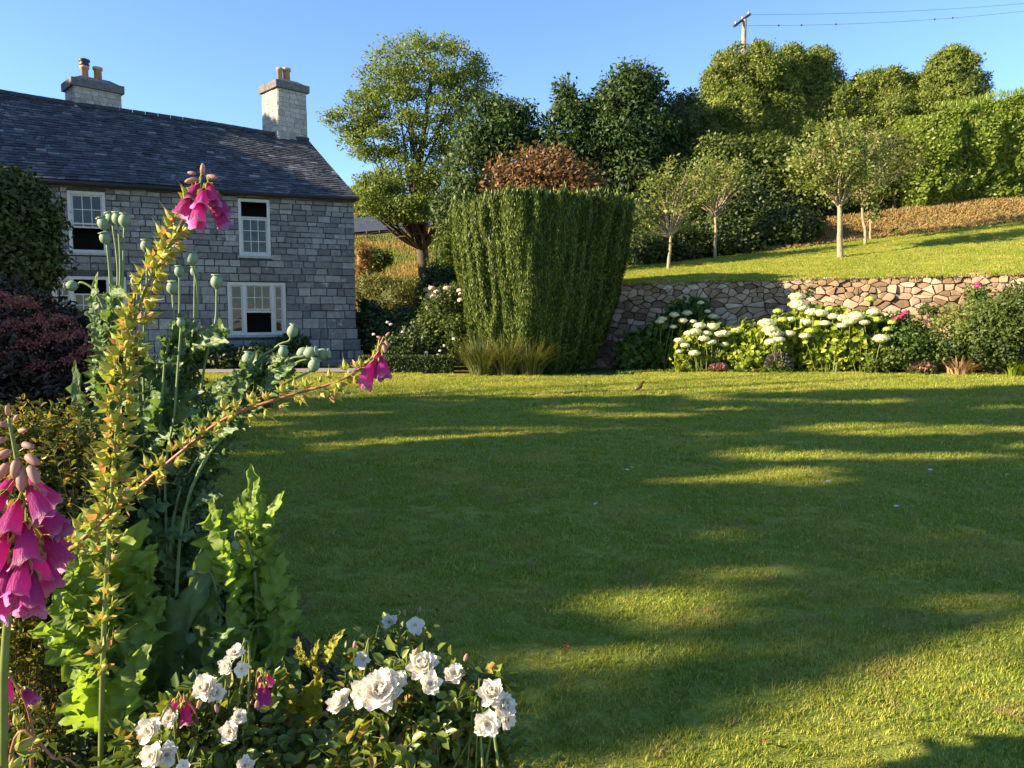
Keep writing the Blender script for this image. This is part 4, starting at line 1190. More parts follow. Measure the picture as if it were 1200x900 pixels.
shrub('grey-green twiggy shrub before the wall', [bl(1120, 390, 18.6, 26, 28, 60), bl(1135, 372, 18.7, 22, 16, 34)], 30, .12, .09, .04, G_APPLE, BS, seed=217, core=False)
shrub('airy green shrub with a bare stem at the end of the border', [bl(1180, 375, 17.8, 32, 26, 120), bl(1200, 360, 17.8, 24, 24, 60), bl(1150, 392, 18, 22, 18, 50)], 36, .13, .10, .04, G_MID, BS, seed=218, core=False)
shrub('dark green shrub low behind the strap-leaved plant', [bl(1170, 408, 18, 34, 18, 120), bl(1110, 408, 18.6, 20, 14, 50)], 36, .12, .09, .05, G_DARK, BS, seed=219, core=.6)
shrub('tuft of fern growing out of the middle of the stone wall', [bl(1088, 366, 19.9, 10, 9, 24)], 16, .06, .10, .04, G_MID, 'plants growing on the stone wall', seed=220, core=False)
shrub('green tuft high on the wall edge over the tall cream heads', [bl(944, 340, 21.6, 8, 10, 20)], 16, .06, .10, .04, G_MID, 'plants growing on the stone wall', seed=221, core=False)
G_TAN = leaf_mat('foliage_tan', [(0, (.30, .17, .09)), (.6, (.45, .30, .17)), (1, (.55, .42, .25))], .3, .7)
strap_plant('withered_plant', 'withered tan leaved plant beside the wide pink cushion', gnd(*P(1125, 428, 18.4)[:2]), 130, .62, .06, G_TAN, 222, .5, 1.3)
strap_plant('strap_leaf_plant', 'low bright green strap-leaved plant at the end of the border', gnd(*P(1188, 432, 17.6)[:2]), 60, .6, .06, G_HYD, 223, .25, 1.3)
strap_plant('withered_plant', 'low fan of pale leaves beside the small pink cushion', gnd(*P(795, 431, 20.4)[:2]), 26, .4, .04, G_HYD, 224, .15, 1.2)
# small weeds along the border edge so soil and turf meet softly
r = np.random.default_rng(225); n = 5200; x = 2.8 + r.random(n) * 17
y = np.array([far_y(v) for v in x]) + .05 + r.random(n) ** 1.6 * .9
C = np.stack([x, y, low_z(x, y) + .05], -1)
V, F = leaves_vf(C, unit(rdir(r, n) + [0, 0, .7]), unit(rdir(r, n) + [0, 0, 1]), .11, .05, 'quad')
tag(mesh_obj('border_weeds', V, F, G_HYDS), 'low weeds along the edge of the border', 'weeds', kind='stuff')

# ================================================================== POWER POLE AND WIRES
pole = thing('power_pole', 'wooden power pole with a tilted crossarm above the trees', 'pole', gnd(P(870, 60, 58)[0], 58))
b = MB(); pt = P(872.5, 23, 58); pb = P(869, 120, 58); b.tube([pb - (0, 0, 6), pb, pt], [.2, .19, .16], 10)
pm = plain('pole_wood', (.34, .27, .21), .9, .1, .4, 6); b.build('post', pm, pole, True)
b = MB(); ca, cb = P(860, 31, 57.3), P(879, 16.5, 58.6); dd = unit(cb - ca); b.box((ca + cb) / 2, np.linalg.norm(cb - ca), .14, .16, dd, unit(np.cross([0, 0, 1], dd)), unit(np.cross(dd, np.cross([0, 0, 1], dd)))); b.build('crossarm', plain('dark_wood', (.09, .07, .06), .9, .1, .4, 6), pole)
ins = plain('insulator', (.6, .6, .58), .3, .5, .1)
for t in (.1, .5, .9):
    b = MB(); b.lathe(ca + (cb - ca) * t + (0, 0, .08), [(.03, 0), (.06, .04), (.04, .08), (.06, .12), (.02, .18)], 8); b.build('insulator', ins, pole, True)
b = MB(); a0 = P(873, 56, 58); b.box(a0 + (0.8, 0, 0), 1.7, .1, .1); b.build('bracket', pm, pole)
b = MB()
for px in (884, 887, 890): b.lathe(P(px, 56, 58), [(.08, 0), (.13, .05), (.13, .35), (.05, .42), (.05, .6)], 10)
b.build('transformer', plain('transformer_dark', (.03, .03, .035), .5, .4, .2), pole, True)
WM = plain('wire_grey', (.16, .17, .2), .5, .3, .1)
for i, (p0, p1, sag, lab) in enumerate([((879, 17), (1260, -2), 1.0, 'upper overhead power line running off from the crossarm'), ((862, 30), (1290, 1), 1.6, 'lower overhead power line with small dark markers')]):
    a = P(*p0, 58); e = P(*p1, 70); pts = [a + (e - a) * t - np.array([0, 0, sag * 4 * t * (1 - t) * .35]) for t in np.linspace(0, 1, 24)]
    b = MB(); b.tube(pts, .014, 4)
    w = b.build('power_line', WM); tag(w, lab, 'cable', 'overhead power lines')
    if i == 1:
        for t in (.1, .155, .24, .5, .55):
            k = MB(); q = a + (e - a) * t - np.array([0, 0, sag * 4 * t * (1 - t) * .35]); k.lathe(q - (0, 0, .07), [(.01, 0), (.07, .05), (.07, .1), (.01, .15)], 8); k.build('marker', M_COWL, w)

# ================================================================== far field: barn, fence, distant shrubs
barn = thing('stone_barn', 'low stone barn with a long slate roof half hidden behind the ash tree', 'barn', gnd(-12, 66))
c0 = P(400, 281, 66); c1 = P(512, 258, 70)
dd = unit((c1 - c0) * [1, 1, .5]); nn2 = unit(np.cross(dd, [0, 0, 1])); Lb = np.linalg.norm(c1 - c0)
if nn2[1] > 0: nn2 = -nn2
b = MB(); ctr = (c0 + c1) / 2
b.box(ctr - nn2 * 3 - (0, 0, 1.2), Lb, 6, 2.4, dd, nn2); b.build('wall', plain('barn_stone', (.10, .095, .09), .9, .1, .5, 2), barn)
b = MB(); UZ = np.array([0, 0, 1.]); e0b = ctr - dd * Lb / 2 + nn2 * .3; e1b = ctr + dd * Lb / 2 + nn2 * .3; rb0 = ctr - dd * Lb / 2 - nn2 * 3 + UZ * 1.5; rb1 = ctr + dd * Lb / 2 - nn2 * 3 + UZ * 1.5
b.add([e0b, e1b, rb1, rb0, rb0 - nn2 * 3.2 - UZ * 1.6, rb1 - nn2 * 3.2 - UZ * 1.6], [(0, 1, 2, 3), (3, 2, 5, 4)]); b.build('roof', plain('barn_slate', (.075, .085, .11), .6, .3, .4, 3), barn)
fence = thing('field_fence', 'weathered post and rail fence along the golden field', 'fence', gnd(-12, 55))
FW = plain('fence_wood', (.14, .10, .08), .9, .1, .4, 6)
fpts = [ghit(px, py) for px, py in [(415, 283), (430, 281), (445, 279), (461, 277.5), (474, 277), (491, 276), (508, 270), (524, 262)]]
for i, p in enumerate(fpts):
    b = MB(); b.tube([p - (0, 0, .2), p + (0, 0, .7)], .06, 6); b.build('post', FW, fence)
for i in range(len(fpts) - 1):
    b = MB()
    for hh in (.25, .5): b.tube([fpts[i] + (0, 0, hh), fpts[i + 1] + (0, 0, hh)], .025, 4)
    b.build('rail', FW, fence)
DS = 'hedgerow bushes on the far field'
for i, (px, py, Y, rx, ry) in enumerate([(430, 264, 72, 10, 6), (455, 252, 76, 18, 8), (425, 232, 85, 26, 16), (500, 245, 80, 30, 12), (540, 250, 60, 24, 14)]):
    shrub(['green bush in front of the barn roof', 'dark bush beyond the barn roof', 'bushy tree on the skyline right beside the gable', 'hedgerow bush on the skyline behind the ash', 'bush between the ash trunk and the yew'][i], [bl(px, py, Y, rx, ry, 70)], 30, .5, .4, .25, G_MID if i != 2 else G_OLIVE, DS, seed=240 + i, core=False)
# field grass
r = np.random.default_rng(250); n = 30000
x = -16 + r.random(n) * 16; y = 32 + r.random(n) * 34; C = np.stack([x, y, H(x, y) + .12], -1)
G_FIELD = leaf_mat('field_grass', [(0, (.26, .17, .06)), (.6, (.40, .27, .10)), (.8, (.17, .2, .05)), (1, (.46, .34, .15))], .35, .8, patch=(.25, (.14, .2, .04)))
V, F = leaves_vf(C, unit(rdir(r, n) * .5 + [0, 0, 1]), rdir(r, n), .45, .08, 'quad')
tag(mesh_obj('field_grass', V, F, G_FIELD), 'long golden grass on the far field', 'grass', kind='stuff')

# ================================================================== LAWN GRASS (tufts instanced on points)
def blades_mesh(name, seed, nb, rad, hgt, w, mat):
    r = np.random.default_rng(seed); V = []; F = []
    for i in range(nb):
        a = r.random() * 2 * PI; rr_ = rad * math.sqrt(r.random()); p = np.array([math.cos(a) * rr_, math.sin(a) * rr_, -.004])
        d = np.append(unit(r.normal(size=2)), 0); h = hgt * (.5 + .7 * r.random()); s = np.array([-d[1], d[0], 0]) * w * .5; l = h * (.3 + .9 * r.random())
        k = len(V); m = p + d * l * .35 + [0, 0, h * .62]; t = p + d * l + [0, 0, h]
        V += [p - s, p + s, m - s * .8, m + s * .8, t]; F += [(k, k + 1, k + 3, k + 2), (k + 2, k + 3, k + 4)]
    me = bpy.data.meshes.new(name); me.from_pydata([tuple(v) for v in V], [], F); me.materials.append(mat)
    o = bpy.data.objects.new(name, me); return o
def grass_mat():
    m, nt, bs, out = new_mat('grass_blades')
    g = nt.nodes.new('ShaderNodeNewGeometry'); oi = nt.nodes.new('ShaderNodeObjectInfo')
    c = ramp(nt, g.outputs['Random Per Island'], [(0, (.15, .22, .022)), (.45, (.25, .33, .035)), (.8, (.36, .39, .055)), (.93, (.5, .44, .13)), (1, (.6, .5, .24))])
    tc = nt.nodes.new('ShaderNodeTexCoord')
    f = noise(nt, .9, 4, .6, vec=g.outputs['Position']); f2 = noise(nt, 3.2, 3, .6, vec=g.outputs['Position'])
    mr = nt.nodes.new('ShaderNodeMapRange'); mr.inputs[1].default_value = .5; mr.inputs[2].default_value = .72; nt.links.new(f, mr.inputs[0])
    c = mix(nt, mr.outputs[0], c, (.46, .42, .09))
    mr2 = nt.nodes.new('ShaderNodeMapRange'); mr2.inputs[1].default_value = .55; mr2.inputs[2].default_value = .75; nt.links.new(f2, mr2.inputs[0])
    c = mix(nt, mr2.outputs[0], c, (.38, .30, .13))
    nt.links.new(c, bs.inputs['Base Color']); bs.inputs['Roughness'].default_value = .55; bs.inputs['Specular IOR Level'].default_value = .25
    t = nt.nodes.new('ShaderNodeBsdfTranslucent'); nt.links.new(mix(nt, 1., c, (1.3, 1.15, .5), 'MULTIPLY'), t.inputs[0])
    ms = nt.nodes.new('ShaderNodeMixShader'); ms.inputs[0].default_value = .35
    nt.links.new(bs.outputs[0], ms.inputs[1]); nt.links.new(t.outputs[0], ms.inputs[2]); nt.links.new(ms.outputs[0], out.inputs[0])
    return m
M_GRASS = grass_mat()
gcol = bpy.data.collections.new('grass_tufts')
for i in range(5): gcol.objects.link(blades_mesh('tuft', 300 + i, 46, .05, .021, .0034, M_GRASS))
def scatter(name, pts, scl, coll, label):
    me = bpy.data.meshes.new(name); me.vertices.add(len(pts)); me.vertices.foreach_set('co', np.asarray(pts, np.float32).ravel())
    at = me.attributes.new('s', 'FLOAT', 'POINT'); at.data.foreach_set('value', np.asarray(scl, np.float32))
    me.materials.append(M_GRASS)
    o = bpy.data.objects.new(name, me); COL.objects.link(o); ORI[o.name] = np.zeros(3)
    ng = bpy.data.node_groups.new(name, 'GeometryNodeTree')
    ng.interface.new_socket('Geometry', in_out='INPUT', socket_type='NodeSocketGeometry'); ng.interface.new_socket('Geometry', in_out='OUTPUT', socket_type='NodeSocketGeometry')
    N_ = ng.nodes; gi = N_.new('NodeGroupInput'); go = N_.new('NodeGroupOutput'); ip = N_.new('GeometryNodeInstanceOnPoints'); ci = N_.new('GeometryNodeCollectionInfo')
    ci.inputs[0].default_value = coll; ci.inputs[1].default_value = True; ci.inputs[2].default_value = True
    rv = N_.new('FunctionNodeRandomValue'); rv.data_type = 'FLOAT_VECTOR'; rv.inputs[0].default_value = (-.12, -.12, 0); rv.inputs[1].default_value = (.12, .12, 6.283)
    na = N_.new('GeometryNodeInputNamedAttribute'); na.data_type = 'FLOAT'; na.inputs[0].default_value = 's'
    L_ = ng.links; L_.new(gi.outputs[0], ip.inputs['Points']); L_.new(ci.outputs[0], ip.inputs['Instance']); ip.inputs['Pick Instance'].default_value = True
    L_.new(rv.outputs[0], ip.inputs['Rotation']); L_.new(na.outputs[0], ip.inputs['Scale']); L_.new(ip.outputs[0], go.inputs[0])
    md = o.modifiers.new('scatter', 'NODES'); md.node_group = ng
    return tag(o, label, 'grass', kind='stuff')
r = np.random.default_rng(310); pts = []; sc_ = []
for (y0, y1, dens, s) in [(1.9, 4.6, 620, 1.0), (4.6, 8, 330, 1.35), (8, 13, 130, 2.0), (13, 21, 60, 2.7)]:
    A_ = (y1 - y0) * 0.72 * (y0 + y1) * 1.05; n = int(A_ * dens)
    y = y0 + (y1 - y0) * np.sqrt(r.random(n)) if False else r.uniform(y0, y1, n)
    x = r.uniform(-.75, .75, n) * y1
    bare = (vnoise(np.stack([x * 1.5 + 7, y * 1.9, 0 * x], -1), 21) > .79)
    ok = (np.abs(x) < .72 * y + .3) & (x > np.array([edge_x(min(v, 19)) - .04 for v in y])) & (y < np.array([far_y(v) for v in x]))
    x, y = x[ok], y[ok]; pts.append(np.stack([x, y, low_z(x, y)], -1)); sc_.append(s * r.uniform(.7, 1.25, len(x)) * np.where(bare[ok], .75, 1.0))
scatter('lawn_grass', np.concatenate(pts), np.concatenate(sc_), gcol, 'short mown grass of the lawn')
n = 9000; x = r.uniform(2, 24, n); t = r.random(n); wy = wall_y(x) + .4; y = wy + (32 - wy) * t
scatter('upper_lawn_grass', np.stack([x, y, H(x, y)], -1), r.uniform(2.2, 3.6, n), gcol, 'mown grass of the upper lawn')
n = 1100; x = r.uniform(2, 18, n); y = wall_y(x) + r.uniform(-.02, .3, n)
scatter('wall_top_grass', np.stack([x, y, 2.6 + .011 * (x - 3.6) + 0 * x], -1), r.uniform(2.0, 5.0, n), gcol, 'grass tufts hanging over the top of the wall')

# ================================================================== FOREGROUND BED: background masses
G_UNDER = leaf_mat('foliage_bed', [(0, (.025, .042, .012)), (.6, (.045, .075, .02)), (1, (.08, .115, .03))], .25)
G_GOLD = leaf_mat('foliage_gold', [(0, (.07, .09, .015)), (.5, (.14, .16, .025)), (.8, (.26, .25, .045)), (1, (.42, .24, .06))], .35, .4)
CT = bl(-2, 272, 8, 46, 56, 380)
tree('garden_tree', 'dense small-leaved garden tree at the left edge in front of the farmhouse', gnd(CT[0][0] - .3, 8.2), [CT, bl(-50, 300, 8, 66, 64, 240), bl(18, 306, 7.9, 30, 28, 140), bl(-18, 232, 8, 40, 20, 120)], 52, .12, .06, .032, leaf_mat('foliage_garden_tree', [(0, (.04, .055, .012)), (.7, (.08, .10, .02)), (1, (.15, .15, .035))], .3), tr=.08, seed=401, core=.7, shell=.7, kind='fold')
SP = shrub('dark purple-leaved shrub with flat rusty pink flower heads', [bl(30, 420, 4.6, 75, 60, 420), bl(95, 450, 4.5, 45, 45, 220), bl(-20, 380, 4.7, 60, 45, 200), bl(60, 500, 4.4, 90, 50, 300)], 34, .06, .05, .02, G_PURPLE, None, seed=402, core=.75, kind='fold')
M_RUST = leaf_mat('petal_rust', [(0, (.16, .045, .045)), (.6, (.26, .08, .07)), (1, (.34, .14, .10))], .2, .8)
r = np.random.default_rng(403)
for px, py, rx in [(22, 352, 20), (-2, 345, 18), (45, 374, 20), (15, 378, 22), (70, 372, 18), (90, 390, 20), (60, 392, 18), (105, 408, 18), (30, 400, 22), (85, 420, 16), (5, 415, 20), (118, 425, 15), (50, 425, 18)]:
    c = P(px, py, 4.25); n = 320; rad = rx * 4.25 / FPX
    C = c + np.stack([r.normal(size=n) * rad * .45, r.normal(size=n) * rad * .45, r.normal(size=n) * .012], -1); C[:, 2] -= ((C[:, 0] - c[0]) ** 2 + (C[:, 1] - c[1]) ** 2) * 4
    V, F = leaves_vf(C, unit(rdir(r, n) + [0, 0, .5]), rdir(r, n), .016, .012, 'quad'); mesh_obj('flower_head', V, F, M_RUST, SP)
UG = 'leafy plants filling the shaded bed'
for i, (x, y, h, rad, L, lab) in enumerate([
        (-1.5, 2.4, .5, .42, .04, 'low dark leafy clump behind the broad sunlit poppy leaves'),
        (-1.05, 2.55, .38, .38, .04, 'low dark leafy clump at the lawn edge under the upright poppy in bud'),
        (-2.1, 3.3, .5, .5, .045, 'dark leafy clump in deep shade behind the tall foxglove stem'),
        (-1.8, 3.75, .35, .42, .045, 'low dark leafy clump at the lawn edge under the leaning foxglove'),
        (-2.6, 3.3, .6, .7, .045, 'dark leafy clump behind the golden tipped shrub'),
        (-2.9, 5.0, .5, .6, .05, 'low leafy clump at the lawn edge beside the purple-leaved shrub'),
        (-3.5, 5.8, .7, .8, .05, 'leafy clump right behind the purple-leaved shrub'),
        (-4.3, 7.4, .5, .8, .06, 'leafy clump at the lawn edge halfway along the bed'),
        (-5.2, 9.2, .8, 1.2, .07, 'leafy clump past the garden tree towards the house'),
        (-6.6, 12.4, .7, 1.3, .08, 'leafy clump far along the bed in front of the path'),
        (-9.4, 13.0, .9, 1.8, .08, 'wide leafy clump behind the garden tree'),
        (-9.8, 16.6, .7, 1.8, .09, 'leafy clump at the far end of the bed by the path'),
        (-.35, 1.75, .55, .3, .035, 'dark leafy clump hidden between the two white rose bushes'),
        (-.9, 1.75, .55, .35, .035, 'dark leafy clump under the left-hand white roses'),
        (-.95, 1.5, .8, .26, .03, 'dark leafy clump below the golden tipped shrub'),
        (-.85, 1.25, .6, .25, .03, 'dark leafy clump in the bottom left corner')]):
    zz = float(low_z(x, y))
    shrub(lab, [((x, y, zz + h * .45), (rad, rad, h * .5), 240), ((x + rad * .5, y + rad * .3, zz + h * .35), (rad * .6, rad * .6, h * .4), 100), ((x - rad * .5, y - rad * .3, zz + h * .35), (rad * .6, rad * .6, h * .4), 100)], 18, .05 + .012 * y, L, L * .5, G_UNDER, UG, seed=410 + i, core=.75, kind='fold')
# golden tipped shrub
def sprig_bush(name, label, base, tips, mat, seed, L=.02, n_per=60, stemr=.003, cat='shrub', body=None):
    r = np.random.default_rng(seed); root = thing(name, label, cat, base); b = MB(); C = []; A = []; N = []
    for tp in tips:
        tp = np.array(tp); s = np.array(base) + [r.normal() * .08, r.normal() * .08, 0]
        path = curve_pts([s, s * .5 + tp * .5 + r.normal(size=3) * .05, tp], 8); b.tube(path, list(np.linspace(stemr * 1.6, stemr * .4, len(path))), 4)
        path = np.array(path); m = len(path)
        for _ in range(n_per):
            t = (.35 + .65 * r.random()) * (m - 1.01); i = int(t); q = path[i] + (path[i + 1] - path[i]) * (t - i); ax = unit(path[i + 1] - path[i])
            d = unit(np.cross(ax, r.normal(size=3))); a = unit(ax * .7 + d); C.append(q + a * L * .6); A.append(a); N.append(unit(ax - d * .5 + r.normal(size=3) * .3))
    if body:
        c, o, k = crown_points(r, body, 26, .05, .5); n = len(c); C += list(c); A += list(unit(rdir(r, n) + [0, 0, .4])); N += list(unit(o + rdir(r, n) * .6))
    C = np.array(C); s = r.uniform(.7, 1.3, len(C))
    V, F = leaves_vf(C, np.array(A), np.array(N), L * s, L * .55 * s, 'fold'); mesh_obj('foliage', V, F, mat, root)
    b.build('stem', BARK, root)
    return root
r = np.random.default_rng(420); tips = []; YB = 1.74
for i in range(62):
    px = r.uniform(-30, 112); tips.append(P(px, 470 + 60 * r.random() ** 1.0 + abs(px - 60) * .15, YB + r.normal() * .06))
tips += [P(75, 462, YB), P(100, 458, YB), P(88, 470, YB), P(22, 466, YB), P(5, 480, YB), P(60, 478, YB), P(120, 470, YB)]
sprig_bush('berberis', 'small-leaved golden tipped shrub behind the big pink foxglove', gnd(-1.1, 1.78), tips, G_GOLD, 421, .0145, 130, .0013, body=[bl(40, 600, 1.78, 60, 100, 520), bl(10, 560, 1.78, 60, 60, 240), bl(30, 700, 1.78, 60, 90, 340)])

# ================================================================== FOXGLOVES
def shared(me_name, V, F, mat, smooth=True):
    me = bpy.data.meshes.new(me_name); me.from_pydata([tuple(map(float, v)) for v in V], [], [tuple(int(i) for i in f) for f in F])
    if smooth: me.polygons.foreach_set('use_smooth', [True] * len(me.polygons))
    me.materials.append(mat); return me
def bell_mat():
    m, nt, bs, out = new_mat('foxglove_petal')
    tc = nt.nodes.new('ShaderNodeTexCoord'); sx = nt.nodes.new('ShaderNodeSeparateXYZ'); nt.links.new(tc.outputs['Object'], sx.inputs[0])
    c = ramp(nt, sx.outputs[2], [(0.0, (.55, .08, .20)), (.3, (.76, .08, .42)), (.85, (.84, .17, .58)), (1.0, (.88, .42, .72))])
    g = nt.nodes.new('ShaderNodeNewGeometry')
    v = nt.nodes.new('ShaderNodeTexVoronoi'); v.inputs['Scale'].default_value = 17; nt.links.new(tc.outputs['Object'], v.inputs['Vector'])
    lt = nt.nodes.new('ShaderNodeMath'); lt.operation = 'LESS_THAN'; lt.inputs[1].default_value = .2; nt.links.new(v.outputs['Distance'], lt.inputs[0])
    mu = nt.nodes.new('ShaderNodeMath'); mu.operation = 'MULTIPLY'; nt.links.new(lt.outputs[0], mu.inputs[0]); nt.links.new(g.outputs['Backfacing'], mu.inputs[1])
    c = mix(nt, mu.outputs[0], c, (.12, .0, .05))
    f = noise(nt, 7, 3); c = mix(nt, .25, c, ramp(nt, f, [(.3, (.8, .7, .8)), (.7, (1, 1, 1))]), 'MULTIPLY')
    fv = noise(nt, 5, 4, .6, stretch=(3, 3, .6)); bump(nt, fv, .05, bs); c = mix(nt, .3, c, ramp(nt, fv, [(.35, (.85, .75, .9)), (.65, (1, 1, 1))]), 'MULTIPLY')
    nt.links.new(c, bs.inputs['Base Color']); bs.inputs['Roughness'].default_value = .65; bs.inputs['Specular IOR Level'].default_value = .15
    t = nt.nodes.new('ShaderNodeBsdfTranslucent'); nt.links.new(c, t.inputs[0])
    ms = nt.nodes.new('ShaderNodeMixShader'); ms.inputs[0].default_value = .55
    nt.links.new(bs.outputs[0], ms.inputs[1]); nt.links.new(t.outputs[0], ms.inputs[2]); nt.links.new(ms.outputs[0], out.inputs[0])
    return m
M_BELL = bell_mat()
M_CAPS = leaf_mat('foxglove_capsule', [(0, (.18, .24, .04)), (.55, (.34, .37, .08)), (.82, (.50, .44, .12)), (1, (.55, .26, .14))], .35, .5)
M_BUD = leaf_mat('foxglove_bud', [(0, (.30, .20, .14)), (1, (.5, .28, .26))], .35)
def bell_mesh(seed):
    r = np.random.default_rng(seed); n = 24; V = []; F = []
    prof = [(0, .04), (.03, .10), (.09, .135), (.2, .145), (.34, .175), (.5, .22), (.65, .25), (.78, .26), (.88, .265), (.95, .29), (1.0, .335)]
    p0 = r.random() * 6
    for i, (t, rad) in enumerate(prof):
        k = max(0, (t - .8) / .2)
        for j in range(n):
            th = 2 * PI * j / n
            lob = math.cos(5 * th + p0)
            rr_ = rad * (1 + .10 * k * lob + .05 * k * math.sin(9 * th + p0) + .03 * math.sin(3 * th + seed + 4 * t))
            z = t + k * (.06 * lob + .10 * math.cos(th))
            V.append((rr_ * math.cos(th) * 1.05, rr_ * math.sin(th) * .92, z))
    for i in range(len(prof) - 1):
        for j in range(n): F.append((i * n + j, i * n + (j + 1) % n, (i + 1) * n + (j + 1) % n, (i + 1) * n + j))
    F.append(tuple(range(n))[::-1])
    return shared('bell', V, F, M_BELL)
def ovoid(n, prof, squash=1):
    V = []; F = []
    for r_, z in prof:
        for j in range(n): V.append((r_ * math.cos(2 * PI * j / n), r_ * math.sin(2 * PI * j / n) * squash, z))
    for i in range(len(prof) - 1):
        for j in range(n): F.append((i * n + j, i * n + (j + 1) % n, (i + 1) * n + (j + 1) % n, (i + 1) * n + j))
    return V, F
def capsule_mesh(seed):
    r = np.random.default_rng(seed)
    V, F = ovoid(8, [(.02, 0), (.17, .12), (.22, .32), (.16, .6), (.05, .85), (.012, 1.0), (.01, 1.35), (.001, 1.4)])
    n0 = len(V)
    for i in range(5):
        a = 2 * PI * i / 5 + r.normal() * .15; d = np.array([math.cos(a), math.sin(a), 0]); s = np.array([-d[1], d[0], 0]); o = .35 + .35 * r.random(); k = len(V)
        w = .17
        V += [tuple(d * .05), tuple(d * (.2 + .2 * o) + s * w + [0, 0, .22]), tuple(d * (.34 + .5 * o) + [0, 0, .66 - .25 * o]), tuple(d * (.2 + .2 * o) - s * w + [0, 0, .22]), tuple(d * (.25 + .2 * o) + [0, 0, .2])]
        F += [(k, k + 1, k + 2, k + 4), (k, k + 4, k + 2, k + 3)]
    # pedicel
    V2, F2 = ovoid(5, [(.035, -.45), (.03, .02)]); k = len(V); V += V2; F += [tuple(i + k for i in f) for f in F2]
    return shared('capsule', V, F, M_CAPS, False)
def calyx_mesh(seed):
    r = np.random.default_rng(seed); V = []; F = []
    for i in range(5):
        a = 2 * PI * i / 5 + r.normal() * .1; d = np.array([math.cos(a), math.sin(a), 0]); s = np.array([-d[1], d[0], 0]); k = len(V)
        V += [tuple(d * .03 + [0, 0, -.03]), tuple(d * .17 + s * .09 + [0, 0, .08]), tuple(d * .21 + [0, 0, .28]), tuple(d * .17 - s * .09 + [0, 0, .08])]; F.append((k, k + 1, k + 2, k + 3))
    V2, F2 = ovoid(5, [(.022, -.35), (.03, 0)]); k = len(V); V += V2; F += [tuple(i + k for i in f) for f in F2]
    return shared('calyx', V, F, M_CAPS, False)
def bud_mesh():
    V, F = ovoid(8, [(.03, 0), (.2, .15), (.24, .45), (.2, .8), (.08, 1.0), (.01, 1.05)]); return shared('bud', V, F, M_BUD)
BELLS = [bell_mesh(i) for i in range(4)]; CAPS = [capsule_mesh(10 + i) for i in range(5)]; CALYX = calyx_mesh(3); BUD = bud_mesh()
def put(name, me, parent, pos, axis, scale, roll=0.0):
    o = bpy.data.objects.new(name, me); COL.objects.link(o); o.parent = parent
    ax = Vector(axis).normalized(); q = ax.to_track_quat('Z', 'Y')
    M = Matrix.Translation(Vector([float(v) for v in pos]) - Vector([float(v) for v in ORI[parent.name]])) @ q.to_matrix().to_4x4() @ Matrix.Rotation(roll, 4, 'Z') @ Matrix.Scale(scale, 4)
    o.matrix_local = M; return o
def foxglove(label, path, caps, bells, buds, seed, capscale=.022, bellscale=.05, stem_mat=STEM, rad=.0045, leaves=None):
    """path: 3-D stem points base to tip; caps: (t0,t1,n); bells: list of (pos, axis, scale)"""
    r = np.random.default_rng(seed); root = thing('foxglove', label, 'foxglove', (path[0][0], path[0][1], float(low_z(path[0][0], path[0][1]))), 'foxgloves in the foreground bed')
    pts = np.array(curve_pts(path, 12)); b = MB(); m = len(pts); b.tube(pts, list(np.linspace(rad * 1.25, rad * .35, m)), 8); b.build('stem', stem_mat, root, True)
    seg = np.linalg.norm(np.diff(pts, axis=0), axis=1); cum = np.concatenate([[0], np.cumsum(seg)]); T = cum[-1]
    def at(t):
        s = t * T; i = min(int(np.searchsorted(cum, s)) - 1, m - 2); i = max(i, 0); f = (s - cum[i]) / (seg[i] + 1e-9); return pts[i] + (pts[i + 1] - pts[i]) * f, unit(pts[i + 1] - pts[i])
    g = 0
    for (t0, t1, n) in caps:
        for k in range(n):
            t = t0 + (t1 - t0) * (k + r.random() * .6) / n; q, tan = at(t); g += 2.4 + r.normal() * .4
            u = unit(np.cross(tan, [0.3, .9, .2])); v = np.cross(tan, u); d = u * math.cos(g) + v * math.sin(g)
            ax = unit(d * 1.0 + tan * .25 + np.array([0, 0, .35])); sc = capscale * (.75 + .5 * r.random()) * (1.1 - .25 * (t - t0) / (t1 - t0 + 1e-6))
            put('seed_capsule', CAPS[int(r.integers(5))], root, q + ax * sc * .5, ax, sc, r.random() * 6)
    for pos, ax, sc in bells:
        i = int(r.integers(4)); o = put('flower_bell', BELLS[i], root, pos, ax, bellscale * sc * 1.12, r.random() * 6)
        cx = bpy.data.objects.new('calyx', CALYX); COL.objects.link(cx); cx.parent = o
    for pos, ax, sc in buds: put('bud', BUD, root, pos, ax, sc)
    if leaves is not None: leaves(root, r, at)
    return root
FA = 1.28
pathA = [P(120, 1500, FA), P(116, 1150, FA), P(118, 900, FA), P(121, 760, FA), P(127, 640, FA), P(134, 540, FA), P(143, 450, FA - .01), P(157, 375, FA - .02), P(182, 315, FA - .03), P(213, 263, FA - .03), P(233, 222, FA - .02), P(237, 192, FA)]
pathA = [gnd(pathA[0][0], FA)] + pathA[1:]
bA = [(P(232, 214, 1.25), (-.2, -.5, -1), .75), (P(224, 226, 1.24), (-.4, -.3, -1), .85), (P(244, 214, 1.24), (.35, -.3, -1), .75), (P(238, 222, 1.23), (.15, -.8, -1), .85), (P(229, 232, 1.26), (-.4, .5, -1), .8), (P(249, 224, 1.25), (.45, .2, -1), .85), (P(234, 236, 1.23), (.15, -.7, -1), 1.0), (P(246, 236, 1.26), (.5, .3, -1), .9), (P(224, 220, 1.26), (-.5, .2, -1), .8)]
budA = [(P(237, 205, 1.26), (.1, 0, 1), .018), (P(232, 210, 1.25), (-.6, -.3, -.2), .02), (P(242, 207, 1.25), (.7, -.2, -.1), .02), (P(230, 204, 1.27), (-.5, 0, .1), .014)]
